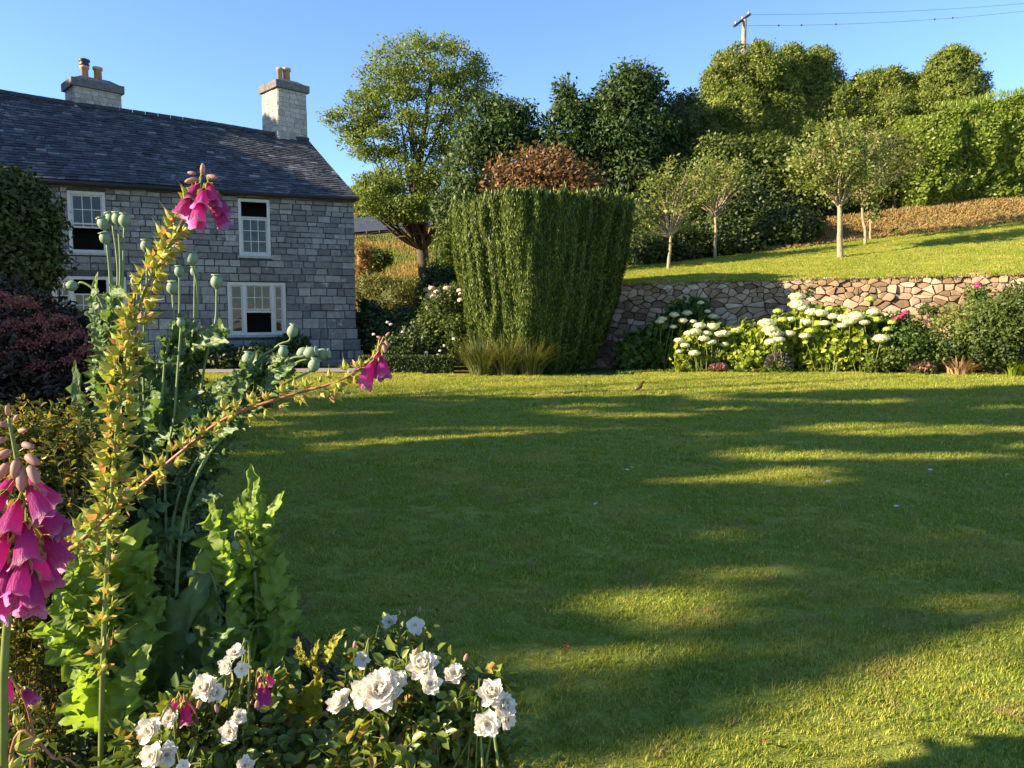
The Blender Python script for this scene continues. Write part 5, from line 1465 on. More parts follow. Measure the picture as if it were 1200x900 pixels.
foxglove('tall upright foxglove gone to seed with a last tuft of pink bells on top', pathA, [(.52, .66, 15), (.66, .965, 95)], bA, budA, 501, .027, .044)
FB = 1.4
pathB = [gnd(-1.35, 1.45), P(-160, 800, 1.42), P(-20, 725, 1.42), P(70, 655, FB), P(140, 592, FB), P(214, 528, FB), P(265, 490, FB), P(330, 466, FB), P(395, 447, FB), P(430, 425, FB), P(443, 408, FB), P(450, 394, FB)]
bB = [(P(443, 409, 1.39), (-.1, -.1, -1), .95), (P(438, 420, 1.38), (-.35, -.3, -1), .95), (P(448, 417, 1.38), (.15, -.5, -1), .85), (P(441, 414, 1.41), (0, .5, -1), .9), (P(437, 428, 1.4), (-.3, -.2, -1), .85)]
budB = [(P(449, 404, 1.38), (.3, -.2, -1), .015), (P(451, 399, 1.39), (.4, 0, -.6), .013), (P(448, 397, 1.39), (-.5, 0, .2), .011), (P(452, 394, 1.4), (.5, 0, .5), .01)]
RED = plain('red_stem', (.30, .13, .08), .5, .3, .3, 20)
foxglove('leaning foxglove with a long reddish stem and one magenta tuft over the lawn', pathB, [(.60, .93, 74), (.50, .6, 6), (.93, .97, 8)], bB, budB, 502, .0245, .046, RED, .004)
FC = .86
pathC = [gnd(-.62, .92), P(2, 1200, FC), P(4, 900, FC), P(5, 780, FC), P(12, 700, FC), P(25, 620, FC), P(25, 570, FC), P(18, 530, FC), P(10, 490, FC)]
bC = []
for px, py, ax, az, ay, s, dy in [(18, 556, -.6, -1, -.3, .7, 0), (30, 552, .7, -1, -.3, .8, 0), (8, 575, -.5, -1, -.5, .9, -.01), (34, 570, .7, -1, -.4, 1., -.02), (22, 585, .0, -1, -.7, 1.05, -.03), (42, 590, .8, -1, .1, 1.0, 0), (4, 600, -.6, -1, -.2, 1.05, -.02), (30, 612, .35, -1, -.6, 1.15, -.03), (44, 618, .8, -1, .1, 1.0, .01), (12, 622, -.35, -1, -.5, 1.15, -.04), (36, 640, .4, -1, -.3, 1.15, -.02), (18, 648, -.1, -1, -.5, 1.2, -.04), (-5, 630, -.8, -1, 0, 1.1, 0), (28, 655, .2, -1, -.7, 1.1, -.05), (48, 600, .9, -.9, 0, .95, .01), (50, 628, .8, -1, -.1, 1., .0), (45, 648, .5, -1, -.2, 1.1, -.01), (2, 655, -.5, -1, -.2, 1.1, -.02), (14, 672, -.2, -1, -.5, 1.15, -.05), (36, 668, .3, -1, -.5, 1.1, -.05), (-8, 600, -.9, -1, .1, 1., .01), (22, 676, .1, -1, -.3, 1., .02), (5, 560, -.7, -1, .3, .75, .02), (40, 565, .7, -1, .4, .8, .03)]:
    bC.append((P(px, py, FC + dy), (ax, ay, az), s))
budC = []
for px, py, ax, az, s in [(12, 500, -.6, .3, .012), (22, 505, .7, .1, .013), (8, 515, -.9, -.1, .016), (26, 520, .9, -.2, .017), (14, 528, -.8, -.4, .02), (30, 533, .9, -.5, .021), (20, 537, .0, -.8, .022), (12, 542, -.6, -.8, .024), (34, 545, .6, -.9, .024), (10, 487, .1, 1, .012), (17, 494, .5, .6, .011), (3, 496, -.6, .5, .011), (26, 548, .1, -1, .026)]:
    budC.append((P(px, py, FC - .02), (ax, -.3, az), s))
foxglove('big foxglove with a full cone of pink bells under pale buds', pathC, [(.30, .56, 22), (.58, .74, 14)], bC, budC, 503, .03, .037, STEM, .005)
def small_fox(label, base, top, bells, seed, caps=10, capsc=.014, bs=.034):
    mid = (np.array(base) + np.array(top)) / 2 + [.02, 0, .03]
    return foxglove(label, [gnd(base[0], base[1]), base, mid, top], [(.55, .97, caps)], bells, [], seed, capsc, bs, RED, .0028)
small_fox('short foxglove with two hanging purple bells right of the left-hand white roses', P(262, 900, 1.3), P(302, 786, 1.28), [(P(306, 792, 1.26), (.15, -.3, -1), .9), (P(309, 797, 1.25), (.1, -.2, -1), 1.1), (P(312, 789, 1.27), (.3, .2, -1), .6)], 504, 22)
small_fox('short foxglove with dark magenta bells drooping between the left-hand white roses', P(225, 910, 1.25), P(210, 812, 1.24), [(P(207, 818, 1.22), (-.3, -.4, -1), .8), (P(216, 822, 1.23), (.2, -.3, -1), .95), (P(213, 817, 1.25), (.3, .4, -1), .9)], 505, 8)
small_fox('low foxglove with small pink bells at the bottom left edge', P(40, 960, 1.0), P(-2, 770, .98), [(P(8, 792, .96), (.2, -.4, -1), .8), (P(26, 806, .97), (.8, -.3, -.6), .7), (P(4, 825, .95), (.2, -.5, -1), .8), (P(-6, 805, .96), (-.3, -.4, -1), .9)], 506, 12, .02)
small_fox('side shoot of seed capsules arching out at the bottom left', P(10, 930, .98), P(92, 898, 1.0), [], 507, 20, .02)

# ================================================================== POPPIES
M_PHEAD = plain('poppy_head', (.19, .26, .17), .6, .3, .25, 40)
M_PSTEM = plain('poppy_stem', (.16, .22, .09), .6, .3, .3, 30)
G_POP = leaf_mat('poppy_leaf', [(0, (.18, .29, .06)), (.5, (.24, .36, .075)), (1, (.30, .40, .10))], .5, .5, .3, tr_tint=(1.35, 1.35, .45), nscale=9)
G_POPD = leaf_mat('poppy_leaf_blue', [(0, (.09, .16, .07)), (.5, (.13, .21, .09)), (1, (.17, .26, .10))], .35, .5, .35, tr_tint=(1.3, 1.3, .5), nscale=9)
def head_mesh():
    n = 20; V = []; F = []
    prof = [(.16, -.62), (.2, -.56), (.3, -.48), (.46, -.28), (.5, -.02), (.47, .2), (.36, .4), (.3, .46), (.3, .5), (.40, .52), (.43, .57), (.36, .61), (.05, .66)]
    for i, (rr_, z) in enumerate(prof):
        for j in range(n):
            th = 2 * PI * j / n; k = 1 + (.13 * math.cos(10 * th) if i >= 9 and i < 12 else .03 * math.cos(10 * th))
            V.append((rr_ * k * math.cos(th), rr_ * k * math.sin(th), z * (1 if i < 9 else 1) + (.05 * math.cos(10 * th) if i in (10,) else 0)))
    for i in range(len(prof) - 1):
        for j in range(n): F.append((i * n + j, i * n + (j + 1) % n, (i + 1) * n + (j + 1) % n, (i + 1) * n + j))
    F.append(tuple((len(prof) - 1) * n + j for j in range(n)))
    return shared('seed_head', V, F, M_PHEAD)
PH_ = head_mesh()
def toothed(cc, base, tip, nrm, width, teeth=7, wave=.25, seed=0, rows=42, droop=.12, lobes=.5, fold=.15):
    r = np.random.default_rng(seed); base = np.array(base, float); tip = np.array(tip, float); ax = tip - base; L = np.linalg.norm(ax); ax = ax / L
    nrm = np.array(nrm, float); nrm = unit(nrm - ax * np.dot(nrm, ax)); sd = np.cross(ax, nrm)
    cols = [-1, -.72, -.4, -.06, .06, .4, .72, 1]; V = []; ph = r.random(4) * 6
    jl = r.random(rows) * .18; jr = r.random(rows) * .18
    for i in range(rows):
        t = i / (rows - 1); w = width * .5 * (math.sin(PI * min(1, t * .94 + .06) ** .8) ** .75 + .02)
        for c in cols:
            u = abs(c); sh = 0 if c < 0 else .33
            saw = 1 - abs(((t * teeth + sh) % 1) * 2 - 1); fine = 1 - abs(((t * teeth * 3.1 + sh) % 1) * 2 - 1)
            k = 1 - (lobes * (1 - saw) + .24 * (1 - fine) + (jl[i] if c < 0 else jr[i])) * (u ** 1.5)
            z = fold * u * w + wave * w * (u ** 1.8) * math.sin(t * teeth * PI * 1.7 + ph[0 if c < 0 else 1]) + .15 * w * math.sin(t * 31 + c * 7 + ph[2]) + .10 * w * math.sin(t * 53 - c * 9 + ph[3])
            p = base + ax * (t * L + u * w * .35 * saw) + sd * c * w * k + nrm * (z + droop * L * (math.sin(PI * t) * .9 - t * t * .5)); V.append(p)
    F = []; m = len(cols)
    for i in range(rows - 1):
        for j in range(m - 1): F.append((i * m + j, i * m + j + 1, (i + 1) * m + j + 1, (i + 1) * m + j))
    cc.add(np.array(V), np.array(F))
def poppy(label, base, heads, leaves, seed, mat=G_POP, Y=2.0, hs=.036):
    """heads: (px,py,Y,axis,[waypoints px,py]); leaves: (px0,py0,px1,py1,Y0,Y1,width_px, normal)"""
    sh_ = lambda q: q - .08 if q > 1.84 else q
    base = np.array(base, float)
    if base[1] > 1.84: base = gnd(base[0] * (base[1] - .08) / base[1], base[1] - .08); hs = .027
    heads = [(h[0], h[1], sh_(h[2])) + tuple(h[3:]) for h in heads]; leaves = [tuple(q[:4]) + (sh_(q[4]), sh_(q[5])) + tuple(q[6:]) for q in leaves]
    r = np.random.default_rng(seed); root = thing('poppy', label, 'poppy', base, 'poppies in the foreground bed')
    for h in heads:
        px, py, Yh, ax, way = h[:5]; s = h[5] if len(h) > 5 else 1
        pos = P(px, py, Yh); ax = unit(ax); e = pos - ax * hs * s * .55
        pts = [np.array(base)] + [P(a, c, Yh) for a, c in way] + [e]
        b = MB(); cp = curve_pts(pts, 8); b.tube(cp, list(np.linspace(.0042, .0024, len(cp))), 7); b.build('stem', M_PSTEM, root, True)
        put('seed_head', PH_, root, pos, ax, hs * s, r.random() * 6)
    for k, q in enumerate(leaves):
        x0, y0, x1, y1, Y0, Y1, w, nm = q[:8]; cc = Cloud()
        toothed(cc, P(x0, y0, Y0), P(x1, y1, Y1), nm, w * (1.4 if mat is G_POP else 1.0) * (Y0 + Y1) / 2 / FPX, q[8] if len(q) > 8 else 7, .3, seed * 31 + k)
        cc.build('leaf', mat, root, True)
    return root
YP = 2.0
up = (0, 0, 1)
rr = np.random.default_rng(600)
def auto_leaves(path, n, lo, hi, w, Y, seed, spread=1.0):
    """leaves alternating along a pixel path, tips outward"""
    r = np.random.default_rng(seed); out = []
    path = np.array(path, float)
    for k in range(n):
        t = (k + r.random() * .5) / n * (len(path) - 1.001); i = int(t); q = path[i] + (path[i + 1] - path[i]) * (t - i)
        sgn = 1 if k % 2 else -1; L = r.uniform(lo, hi); a = r.uniform(.1, 1.1)
        dx, dy = sgn * L * math.cos(a) * spread, -L * math.sin(a)
        out.append((q[0], q[1], q[0] + dx, q[1] + dy, Y, Y - r.uniform(-.12, .18), w * r.uniform(.75, 1.2), (-sgn * .5 * r.random() - .2, -.7 - r.random() * .6, .5 + r.random() * .6)))
    return out
poppy('tall poppy plant with a tight bunch of seed heads near the upper left window', gnd(*P(135, 900, YP)[:2]),
      [(121, 262, YP, (-.4, 0, 1), [(132, 640), (133, 420), (131, 330)]), (130, 256, YP + .03, (-.25, 0, 1), [(133, 640), (135, 420), (138, 320)]), (138, 256, YP, (0, -.1, 1), [(136, 640), (137, 420), (141, 320)]), (146, 258, YP - .02, (.1, 0, 1), [(137, 640), (140, 420), (144, 320)]),
       (123, 279, YP - .03, (-.2, -.2, 1), [(130, 640), (131, 420), (129, 330)], .9), (84, 335, YP, (-1, -.1, -.15), [(128, 640), (128, 420), (124, 370), (110, 340), (96, 331)], .95)],
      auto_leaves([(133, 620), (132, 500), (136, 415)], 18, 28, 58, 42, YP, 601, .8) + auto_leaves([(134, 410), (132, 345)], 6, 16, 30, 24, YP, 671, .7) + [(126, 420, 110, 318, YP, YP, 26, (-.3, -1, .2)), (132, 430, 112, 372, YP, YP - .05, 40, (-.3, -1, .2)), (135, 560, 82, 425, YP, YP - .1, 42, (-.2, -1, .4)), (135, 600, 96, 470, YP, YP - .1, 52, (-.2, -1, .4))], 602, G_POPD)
poppy('poppy plant with several single seed heads standing in front of the facade', gnd(*P(225, 900, YP + .1)[:2]),
      [(225, 303, 2.05, (0, 0, 1), [(215, 620), (222, 420), (232, 350)], 1.05), (254, 330, 2.0, (.05, 0, 1), [(220, 620), (238, 440), (252, 380)], 1.05), (171, 288, 2.1, (0, 0, 1), [(180, 620), (168, 440), (172, 340)]), (210, 318, 2.2, (0, 0, 1), [(205, 620), (205, 440), (210, 370)], .95),
       (202, 337, 1.95, (.1, -.2, 1), [(190, 620), (192, 440), (203, 385)], 1.0), (160, 330, 2.0, (-.2, 0, 1), [(180, 620), (165, 470), (160, 380)], 1.0), (212, 378, 1.9, (.1, -.2, 1), [(195, 620), (205, 480)], .7), (228, 318, 2.3, (0, 0, 1), [(215, 620), (226, 440)], .85)],
      auto_leaves([(210, 640), (205, 520), (215, 430), (236, 400)], 26, 26, 60, 40, 2.05, 604, .8) + auto_leaves([(235, 800), (215, 700), (205, 600), (205, 500)], 34, 34, 80, 56, 2.0, 655, .8) + auto_leaves([(160, 780), (170, 660), (180, 540)], 22, 34, 76, 54, 2.0, 656, .8) + auto_leaves([(180, 640), (182, 520), (180, 430)], 22, 26, 60, 42, 2.1, 605, .8) + [(205, 440, 230, 376, 2, 1.95, 30, (0, -1, .3)), (244, 470, 272, 438, 2, 1.95, 20, (0, -1, .5))], 606, G_POPD)
poppy('leaning poppy plant whose blue-green seed heads point towards the lawn', gnd(*P(215, 900, 1.95)[:2]),
      [(291, 421, 1.9, (.2, 0, 1), [(200, 640), (262, 500), (280, 450)], 1.1), (343, 388, 1.95, (.35, 0, 1), [(210, 640), (285, 450), (322, 408), (338, 400)], 1.0), (332, 412, 1.9, (.1, 0, 1), [(210, 640), (290, 470), (322, 440), (330, 424)], .85),
       (355, 413, 1.9, (.8, 0, .3), [(210, 640), (290, 470), (330, 428), (343, 418)], .9), (364, 413, 1.88, (.9, -.1, .2), [(210, 640), (290, 475), (335, 425), (354, 418)], 1.0), (378, 415, 1.9, (1, -.1, .1), [(210, 640), (290, 478), (340, 430), (365, 420)], 1.05), (368, 428, 1.87, (.4, -.2, .9), [(210, 640), (290, 480), (335, 450), (362, 436)], 1.0)],
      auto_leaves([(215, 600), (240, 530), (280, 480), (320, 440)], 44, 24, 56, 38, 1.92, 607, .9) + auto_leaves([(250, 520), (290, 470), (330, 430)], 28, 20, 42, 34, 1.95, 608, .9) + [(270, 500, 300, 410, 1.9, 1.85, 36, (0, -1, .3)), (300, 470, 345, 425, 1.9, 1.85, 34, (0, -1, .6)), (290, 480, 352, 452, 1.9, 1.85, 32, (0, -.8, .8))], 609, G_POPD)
Y4 = 1.6
poppy('upright poppy plant in bud with big jagged leaves glowing in the sun before the lawn', gnd(*P(305, 1100, Y4)[:2]),
      [(276, 640, Y4 - .05, (.2, -.2, -1), [(303, 800), (300, 690), (290, 632), (278, 622)], .55)],
      [(302, 760, 296, 545, Y4, Y4 + .02, 52, (.5, -1, .1), 9), (302, 720, 325, 575, Y4, Y4, 44, (-.7, -.8, .2), 8), (300, 700, 243, 588, Y4, Y4 - .1, 56, (-.5, -.9, .5), 7), (302, 710, 262, 640, Y4, Y4 - .12, 50, (-.5, -.9, .5), 6), (304, 760, 332, 650, Y4, Y4 - .05, 50, (.3, -1, .2), 8),
       (300, 790, 345, 690, Y4, Y4 - .05, 62, (.2, -1, .3), 8), (300, 640, 276, 585, Y4, Y4 - .05, 26, (-.5, -1, .2), 5), (300, 800, 270, 700, Y4, Y4 - .08, 60, (-.1, -1, .3), 8), (302, 640, 300, 560, Y4 - .03, Y4 - .06, 24, (-.6, -1, .1), 6), (300, 850, 330, 740, Y4, Y4 - .1, 70, (.3, -1, .3), 8), (300, 850, 240, 770, Y4, Y4 - .1, 60, (-.2, -1, .5), 8)], 611, G_POP, Y4)
poppy('broad-leaved poppy plant with sunlit jagged leaves behind the tall foxglove stem', gnd(*P(130, 1100, 1.5)[:2]),
      [], [(140, 760, 165, 610, 1.55, 1.5, 80, (-.4, -1, .3), 8), (135, 740, 95, 600, 1.5, 1.45, 70, (-.3, -1, .4), 8), (130, 720, 130, 570, 1.5, 1.5, 60, (-.4, -.9, .3), 8), (125, 800, 40, 735, 1.5, 1.38, 70, (-.2, -.6, 1), 8), (130, 800, 60, 690, 1.5, 1.42, 60, (-.3, -.8, .7), 8), (140, 800, 190, 700, 1.5, 1.5, 70, (-.1, -1, .4), 8), (150, 740, 180, 640, 1.55, 1.5, 56, (.1, -1, .3), 7), (130, 850, 85, 790, 1.5, 1.35, 60, (-.2, -.7, .8), 7), (140, 860, 170, 760, 1.5, 1.42, 70, (-.1, -1, .4), 8), (125, 760, 85, 650, 1.48, 1.45, 50, (-.5, -.9, .2), 7)], 612, G_POP, 1.5)
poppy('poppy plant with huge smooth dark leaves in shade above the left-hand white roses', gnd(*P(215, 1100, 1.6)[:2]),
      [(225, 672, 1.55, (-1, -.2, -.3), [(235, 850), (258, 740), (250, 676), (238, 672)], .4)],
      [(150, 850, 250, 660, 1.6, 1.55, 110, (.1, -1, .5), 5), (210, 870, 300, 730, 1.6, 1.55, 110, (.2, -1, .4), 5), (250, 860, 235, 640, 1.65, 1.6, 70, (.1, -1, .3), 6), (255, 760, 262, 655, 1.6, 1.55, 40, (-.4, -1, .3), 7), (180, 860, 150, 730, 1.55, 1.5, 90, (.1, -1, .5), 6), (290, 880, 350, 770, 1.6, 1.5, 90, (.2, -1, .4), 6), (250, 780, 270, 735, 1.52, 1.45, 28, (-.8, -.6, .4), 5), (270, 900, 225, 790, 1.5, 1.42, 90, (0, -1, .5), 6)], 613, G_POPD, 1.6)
poppy('small yellowing poppy leaves standing up between the two white rose bushes', gnd(*P(360, 1100, 1.5)[:2]), [],
      [(380, 778, 402, 738, 1.45, 1.42, 22, (-.5, -1, .2), 6), (365, 780, 348, 748, 1.45, 1.42, 22, (-.5, -1, .4), 5), (372, 790, 372, 750, 1.46, 1.44, 18, (-.5, -1, .3), 5), (350, 860, 375, 790, 1.5, 1.42, 60, (.1, -1, .4), 7), (340, 860, 330, 780, 1.5, 1.42, 60, (.1, -1, .4), 7)], 614, leaf_mat('poppy_leaf_yellow', [(0, (.26, .28, .04)), (1, (.34, .32, .05))], .4, .5), 1.5)

# ================================================================== WHITE ROSES
def petal_mat():
    m, nt, bs, out = new_mat('rose_petal')
    g = nt.nodes.new('ShaderNodeNewGeometry'); c = ramp(nt, g.outputs['Random Per Island'], [(0, (.80, .75, .66)), (.6, (.84, .81, .75)), (.95, (.84, .77, .68)), (1, (.72, .52, .34))])
    nt.links.new(c, bs.inputs['Base Color']); bs.inputs['Roughness'].default_value = .6; bs.inputs['Specular IOR Level'].default_value = .2
    t = nt.nodes.new('ShaderNodeBsdfTranslucent'); t.inputs[0].default_value = (.85, .78, .66, 1)
    ms = nt.nodes.new('ShaderNodeMixShader'); ms.inputs[0].default_value = .3
    nt.links.new(bs.outputs[0], ms.inputs[1]); nt.links.new(t.outputs[0], ms.inputs[2]); nt.links.new(ms.outputs[0], out.inputs[0]); return m
M_ROSE = petal_mat(); M_STAM = leaf_mat('stamen', [(0, (.45, .25, .04)), (1, (.6, .42, .08))], .2)
def petal(V, F, r, ang, tilt, L, W, cup, c0=(0, 0, 0)):
    n = 7; k = len(V); ph = r.random(3) * 6
    d = np.array([math.cos(ang), math.sin(ang), 0]); s = np.array([-d[1], d[0], 0])
    for i in range(n):
        t = i / (n - 1); a = tilt + cup * (t - .35); ww = W * (math.sin(PI * (t * .78 + .08)) ** .7)
        # path of the midline bends from the base
        x = L * t * math.cos(tilt * .5 + a * .5); z = L * t * math.sin(tilt * .5 + a * .5)
        for j in range(n):
            u = j / (n - 1) * 2 - 1; cur = .30 * ww * (1 - u * u) * -1
            tt = 1 - .10 * (u * u) * t + .03 * math.sin(5 * u + ph[0]) * t
            p = d * (x * tt) + s * u * ww * .5 + np.array([0, 0, z * tt]) + (d * .8 * math.sin(tilt) - np.array([0, 0, 1]) * math.cos(tilt)) * (cur * -.0 + .22 * ww * (1 - u * u)) * .6
            p = p + np.array([0, 0, 1]) * .04 * L * math.sin(3.5 * u + ph[1]) * t * t + d * .05 * L * math.sin(4 * u + ph[2]) * t * t
            V.append(p + np.array(c0))
    for i in range(n - 1):
        for j in range(n - 1): F.append((k + i * n + j, k + i * n + j + 1, k + (i + 1) * n + j + 1, k + (i + 1) * n + j))
def rose_mesh(seed, kind):
    r = np.random.default_rng(seed); V = []; F = []
    if kind == 'single': layers = [(5, .28, 1.0, .85, .5)]
    elif kind == 'half': layers = [(5, .1, 1.0, .85, .5), (5, .5, .88, .75, .6), (4, .85, .7, .6, .7)]
    else: layers = [(6, -.05, 1.0, .8, .5), (6, .3, .95, .75, .6), (6, .62, .85, .68, .7), (5, .92, .7, .6, .8), (5, 1.15, .55, .5, .9), (4, 1.35, .4, .4, .9)]
    for li, (n, tilt, L, W, cup) in enumerate(layers):
        a0 = r.random() * 6
        for k in range(n): petal(V, F, r, a0 + 2 * PI * k / n + r.normal() * .15, tilt + r.normal() * .12, L * r.uniform(.88, 1.1), W * r.uniform(.85, 1.15), cup * r.uniform(.4, 1.3))
    return shared('rose_bloom', V, F, M_ROSE)
def stamen_mesh():
    r = np.random.default_rng(9); n = 50; d = rdir(r, n); d[:, 2] = abs(d[:, 2]) + .5; d = unit(d); V, F = leaves_vf(d * .16 + [0, 0, .05], d, rdir(r, n), .14, .04, 'quad')
    return shared('stamens', V, F, M_STAM, False)
ROSES = {k: [rose_mesh(700 + i + 10 * j, k) for i in range(3)] for j, k in enumerate(('single', 'half', 'full'))}; STAMEN = stamen_mesh()
G_ROSE = leaf_mat('rose_leaf', [(0, (.06, .11, .02)), (.5, (.12, .18, .03)), (.85, (.22, .26, .05)), (1, (.36, .22, .07))], .35, .35, .45)
def rose(label, base, blooms, leafc, seed, buds=()):
    """blooms: px,py,Y,radius_px,kind,axis ; leafc: blobs (px,py,Y,rx,ry,n)"""
    r = np.random.default_rng(seed); root = thing('rose_bush', label, 'rose bush', base, 'white rose bushes in the foreground'); base = np.array(base)
    b = MB(); ends = []
    for px, py, Y, rad, kind, ax in blooms:
        pos = P(px, py, Y); ax = unit(np.array(ax, float)); e = pos - ax * .012
        s = base + [r.normal() * .06, r.normal() * .05, 0]; cp = curve_pts([s, s * .45 + e * .55 + r.normal(size=3) * .05, e - ax * .05, e], 7); b.tube(cp, list(np.linspace(.004, .0016, len(cp))), 5)
        o = put('flower', ROSES[kind][int(r.integers(3))], root, pos, ax, rad * .86 * Y / FPX, r.random() * 6)
        if kind != 'full':
            q = bpy.data.objects.new('stamens', STAMEN); COL.objects.link(q); q.parent = o
    C = []; A = []; N = []
    for px, py, Y, rx, ry, n in leafc:
        for _ in range(n):
            d = rdir(r, 1)[0] * (r.random() ** .4); c = P(px, py, Y) + d * np.array([rx * Y / FPX, rx * Y / FPX * .8, ry * Y / FPX])
            a = unit(r.normal(size=3) * .7 + d + [0, 0, .1]); nn = unit(np.array([0, -.3, 1.]) + r.normal(size=3) * .45); s = unit(np.cross(a, nn)); l = .022 * r.uniform(.7, 1.25)
            b.tube([c - a * l * 2.2, c + a * l * 1.2], .0007, 3, False)
            if r.random() < .12:
                s0 = base + (c - base) * .5; b.tube(curve_pts([s0, (s0 + c) / 2 + r.normal(size=3) * .02, c - a * l * 2.2], 3), .0014, 4, False)
            for off, sd in ((1.7, 0), (.6, 1), (.6, -1), (-.7, 1), (-.7, -1)):
                ax = a if sd == 0 else unit(a * .5 + s * sd); C.append(c + a * l * off + ax * l * .55 * (1 if sd else .3)); A.append(ax); N.append(nn + r.normal(size=3) * .25)
    n = len(C); sc = r.uniform(.75, 1.25, n) * .025
    V, F = leaves_vf(np.array(C), np.array(A), np.array(N), sc, sc * .62, 'fold'); mesh_obj('foliage', V, F, G_ROSE, root)
    b.build('stem', STEM, root, True)
    for px, py, Y in buds: put('bud', BUD, root, P(px, py, Y), (r.normal() * .3, 0, 1), .014)
    return root
rose('white rose bush with big double blooms at the bottom centre', gnd(*P(500, 1400, 1.3)[:2]),
     [(446, 809, 1.22, 32, 'full', (-.1, -.8, .8)), (428, 812, 1.24, 24, 'full', (-.5, -.7, .6)), (398, 823, 1.26, 20, 'full', (-.6, -.5, .9)), (495, 780, 1.25, 24, 'full', (-.1, -.6, 1)), (504, 801, 1.2, 18, 'half', (.2, -1, .5)), (532, 789, 1.24, 17, 'half', (.1, -.7, .9)),
      (576, 812, 1.22, 22, 'full', (-.1, -.7, .8)), (590, 826, 1.22, 20, 'full', (.5, -.7, .5)), (571, 849, 1.18, 22, 'half', (-.1, -1, .25)), (462, 800, 1.23, 20, 'half', (.4, -.7, .7)), (594, 843, 1.22, 16, 'half', (.7, -.6, .2))],
     [(470, 850, 1.3, 85, 46, 190), (520, 830, 1.32, 60, 40, 120), (440, 880, 1.28, 60, 40, 110), (540, 880, 1.35, 60, 40, 70), (555, 802, 1.27, 34, 14, 26), (480, 792, 1.28, 34, 16, 20), (500, 920, 1.28, 110, 50, 140)], 720, [(544, 775, 1.25), (485, 768, 1.25), (415, 760, 1.3)])
rose('white rose bush with three single blooms just behind the big double ones', gnd(*P(462, 1200, 1.75)[:2]),
     [(457, 729, 1.62, 12, 'half', (-.2, -.7, .6)), (487, 732, 1.6, 15, 'single', (.2, -1, .3)), (425, 772, 1.45, 14, 'single', (0, -1, .1))],
     [(470, 760, 1.7, 46, 22, 60), (450, 790, 1.75, 60, 34, 90)], 721, [(475, 722, 1.6), (492, 718, 1.6)])
rose('white rose bush with loose clustered blooms at the bottom left', gnd(*P(235, 1400, 1.3)[:2]),
     [(176, 854, 1.15, 21, 'half', (-.2, -1, .3)), (199, 842, 1.2, 15, 'half', (.1, -.7, .7)), (240, 806, 1.22, 20, 'full', (-.2, -.8, .6)), (253, 812, 1.22, 14, 'half', (.5, -.8, .4)), (276, 766, 1.25, 14, 'half', (0, -.6, .9)), (266, 780, 1.24, 14, 'half', (-.3, -1, .2)), (283, 783, 1.25, 13, 'single', (.3, -1, .1)),
      (178, 886, 1.12, 20, 'half', (-.3, -.8, .5)), (196, 884, 1.13, 18, 'half', (.3, -.8, .4)), (270, 857, 1.2, 16, 'half', (0, -.9, .4)), (280, 840, 1.22, 13, 'half', (.3, -.6, .8)), (288, 897, 1.18, 15, 'half', (0, -.9, .4)), (215, 897, 1.12, 11, 'single', (.2, -.9, .4))],
     [(240, 870, 1.28, 90, 46, 190), (280, 840, 1.32, 60, 50, 120), (180, 900, 1.25, 60, 36, 90), (250, 930, 1.25, 110, 50, 120), (330, 880, 1.35, 40, 50, 70)], 722, [(232, 830, 1.2), (300, 830, 1.22), (255, 835, 1.2)])

# ================================================================== LITTLE THINGS ON THE LAWN
bp = ghit(750, 462); root = thing('blackbird', 'small dark bird standing on the sunlit strip of lawn', 'bird', bp)
b = MB()
def ring_body(stations, n=10):
    V = []; F = []
    for c, ry_, rz in stations:
        for k in range(n): a = 2 * PI * k / n; V.append((c[0], c[1] + ry_ * math.cos(a), c[2] + rz * math.sin(a)))
    for i in range(len(stations) - 1):
        for k in range(n): F.append((i * n + k, i * n + (k + 1) % n, (i + 1) * n + (k + 1) % n, (i + 1) * n + k))
    F.append(tuple(range(n))[::-1]); F.append(tuple((len(stations) - 1) * n + k for k in range(n))); return V, F
st = [((-.15, 0, .055), .012, .004), ((-.10, 0, .065), .018, .008), ((-.05, 0, .085), .03, .025), ((-.01, 0, .105), .042, .040), ((.03, 0, .125), .040, .042), ((.055, 0, .15), .026, .030), ((.07, 0, .172), .022, .024), ((.09, 0, .178), .018, .018), ((.102, 0, .176), .006, .007)]
V, F = ring_body(st); V = [np.array([v[0] * .9 - (v[2] - .1) * .2, v[1], v[2] + v[0] * .18 + .03]) * 1.15 + bp for v in V]; b.add(V, F); b.build('body', plain('bird_feathers', (.05, .035, .022), .7, .2, .3, 60), root, True)
b = MB(); b.tube([bp + np.array([.09, 0, .258]), bp + np.array([.125, 0, .256])], [.007, .001], 6); b.build('beak', plain('beak', (.5, .3, .05), .5, .3, .1), root)
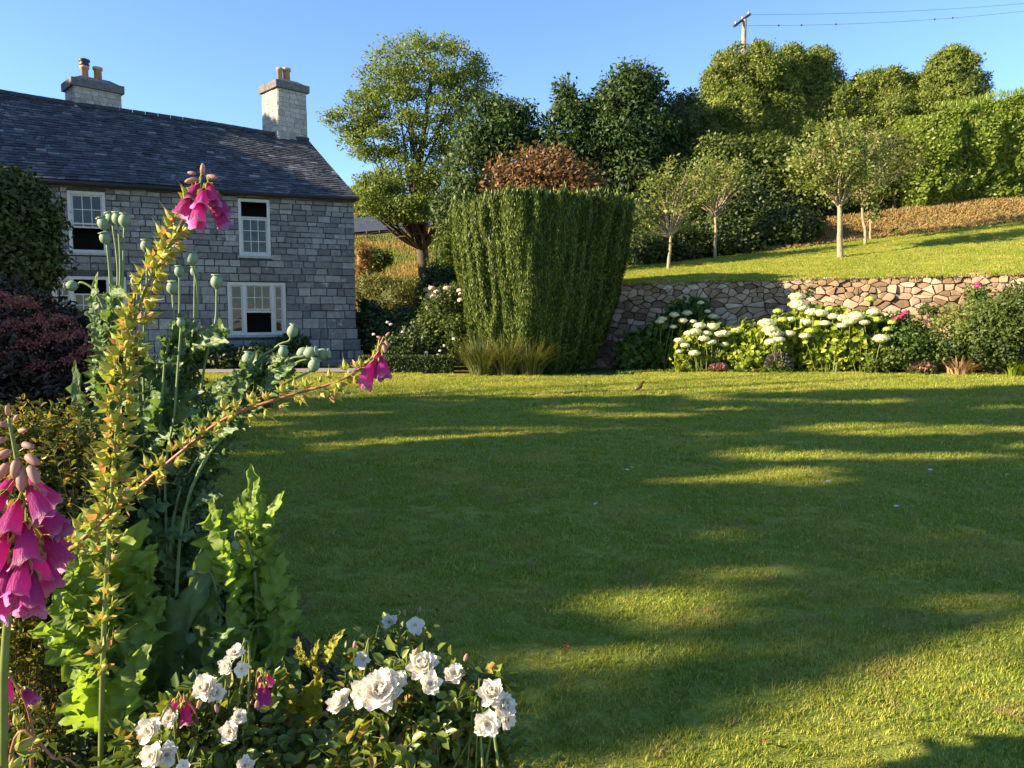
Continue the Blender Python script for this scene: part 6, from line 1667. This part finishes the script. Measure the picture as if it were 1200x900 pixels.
for s in (-.015, .015):
    b = MB(); b.tube([bp + np.array([.0, s, .12]), bp + np.array([.005, s, .03]), bp + np.array([0, s, 0]), bp + np.array([.03, s, .002])], .003, 5); b.build('leg', plain('bird_leg', (.2, .12, .05), .6, .3, .1), root)
DME = None; r = np.random.default_rng(800)
def daisy_mesh():
    V = []; F = []
    for i in range(12):
        a = 2 * PI * i / 12; d = np.array([math.cos(a), math.sin(a), 0]); s = np.array([-d[1], d[0], 0]); k = len(V); V += [d * .1, d * .7 + s * .18 + [0, 0, .12], d + [0, 0, .1], d * .7 - s * .18 + [0, 0, .12]]; F.append((k, k + 1, k + 2, k + 3))
    return shared('daisy', V, F, plain('daisy_white', (.8, .8, .76), .7, .2, .05))
DM = daisy_mesh()
for px, py in [(882, 572), (970, 570), (997, 572), (735, 556), (698, 597), (1142, 590), (1100, 545), (650, 508), (910, 545), (1180, 562), (1050, 600), (832, 557), (1085, 542), (1090, 556), (788, 559), (740, 553)]:
    q = ghit(px, py); o = bpy.data.objects.new('daisy', DM); COL.objects.link(o); o.location = q + np.array([0, 0, .05]); o.scale = (.022,) * 3; o.rotation_euler = (r.normal() * .2, r.normal() * .2, r.random() * 6)
    tag(o, 'tiny white daisy in the shaded middle of the lawn', 'daisy', 'daisies scattered over the lawn')
V = []; F = []; k = 0
for j in range(5):
    for i in range(4): V.append((( j / 4 - .5) * 2, (i / 3 - .5) * 1.2 * math.sin(PI * (j / 4 * .8 + .1)), .25 * math.sin(j * 1.3 + i)))
for j in range(4):
    for i in range(3): F.append((j * 4 + i, (j + 1) * 4 + i, (j + 1) * 4 + i + 1, j * 4 + i + 1))
LM = shared('petal', V, F, plain('red_petal', (.36, .06, .04), .7, .2, .3))
for px, py in [(893, 879), (664, 765), (450, 700), (513, 722), (427, 790), (380, 705), (407, 670), (480, 706), (663, 762), (530, 694)]:
    q = ghit(px, py); o = bpy.data.objects.new('fallen_petal', LM); COL.objects.link(o); o.location = q + np.array([0, 0, .035]); o.scale = (.016,) * 3; o.rotation_euler = (r.normal() * .3, r.normal() * .3, r.random() * 6)
    tag(o, 'fallen red petal lying in the near grass', 'petal', 'fallen petals on the lawn')
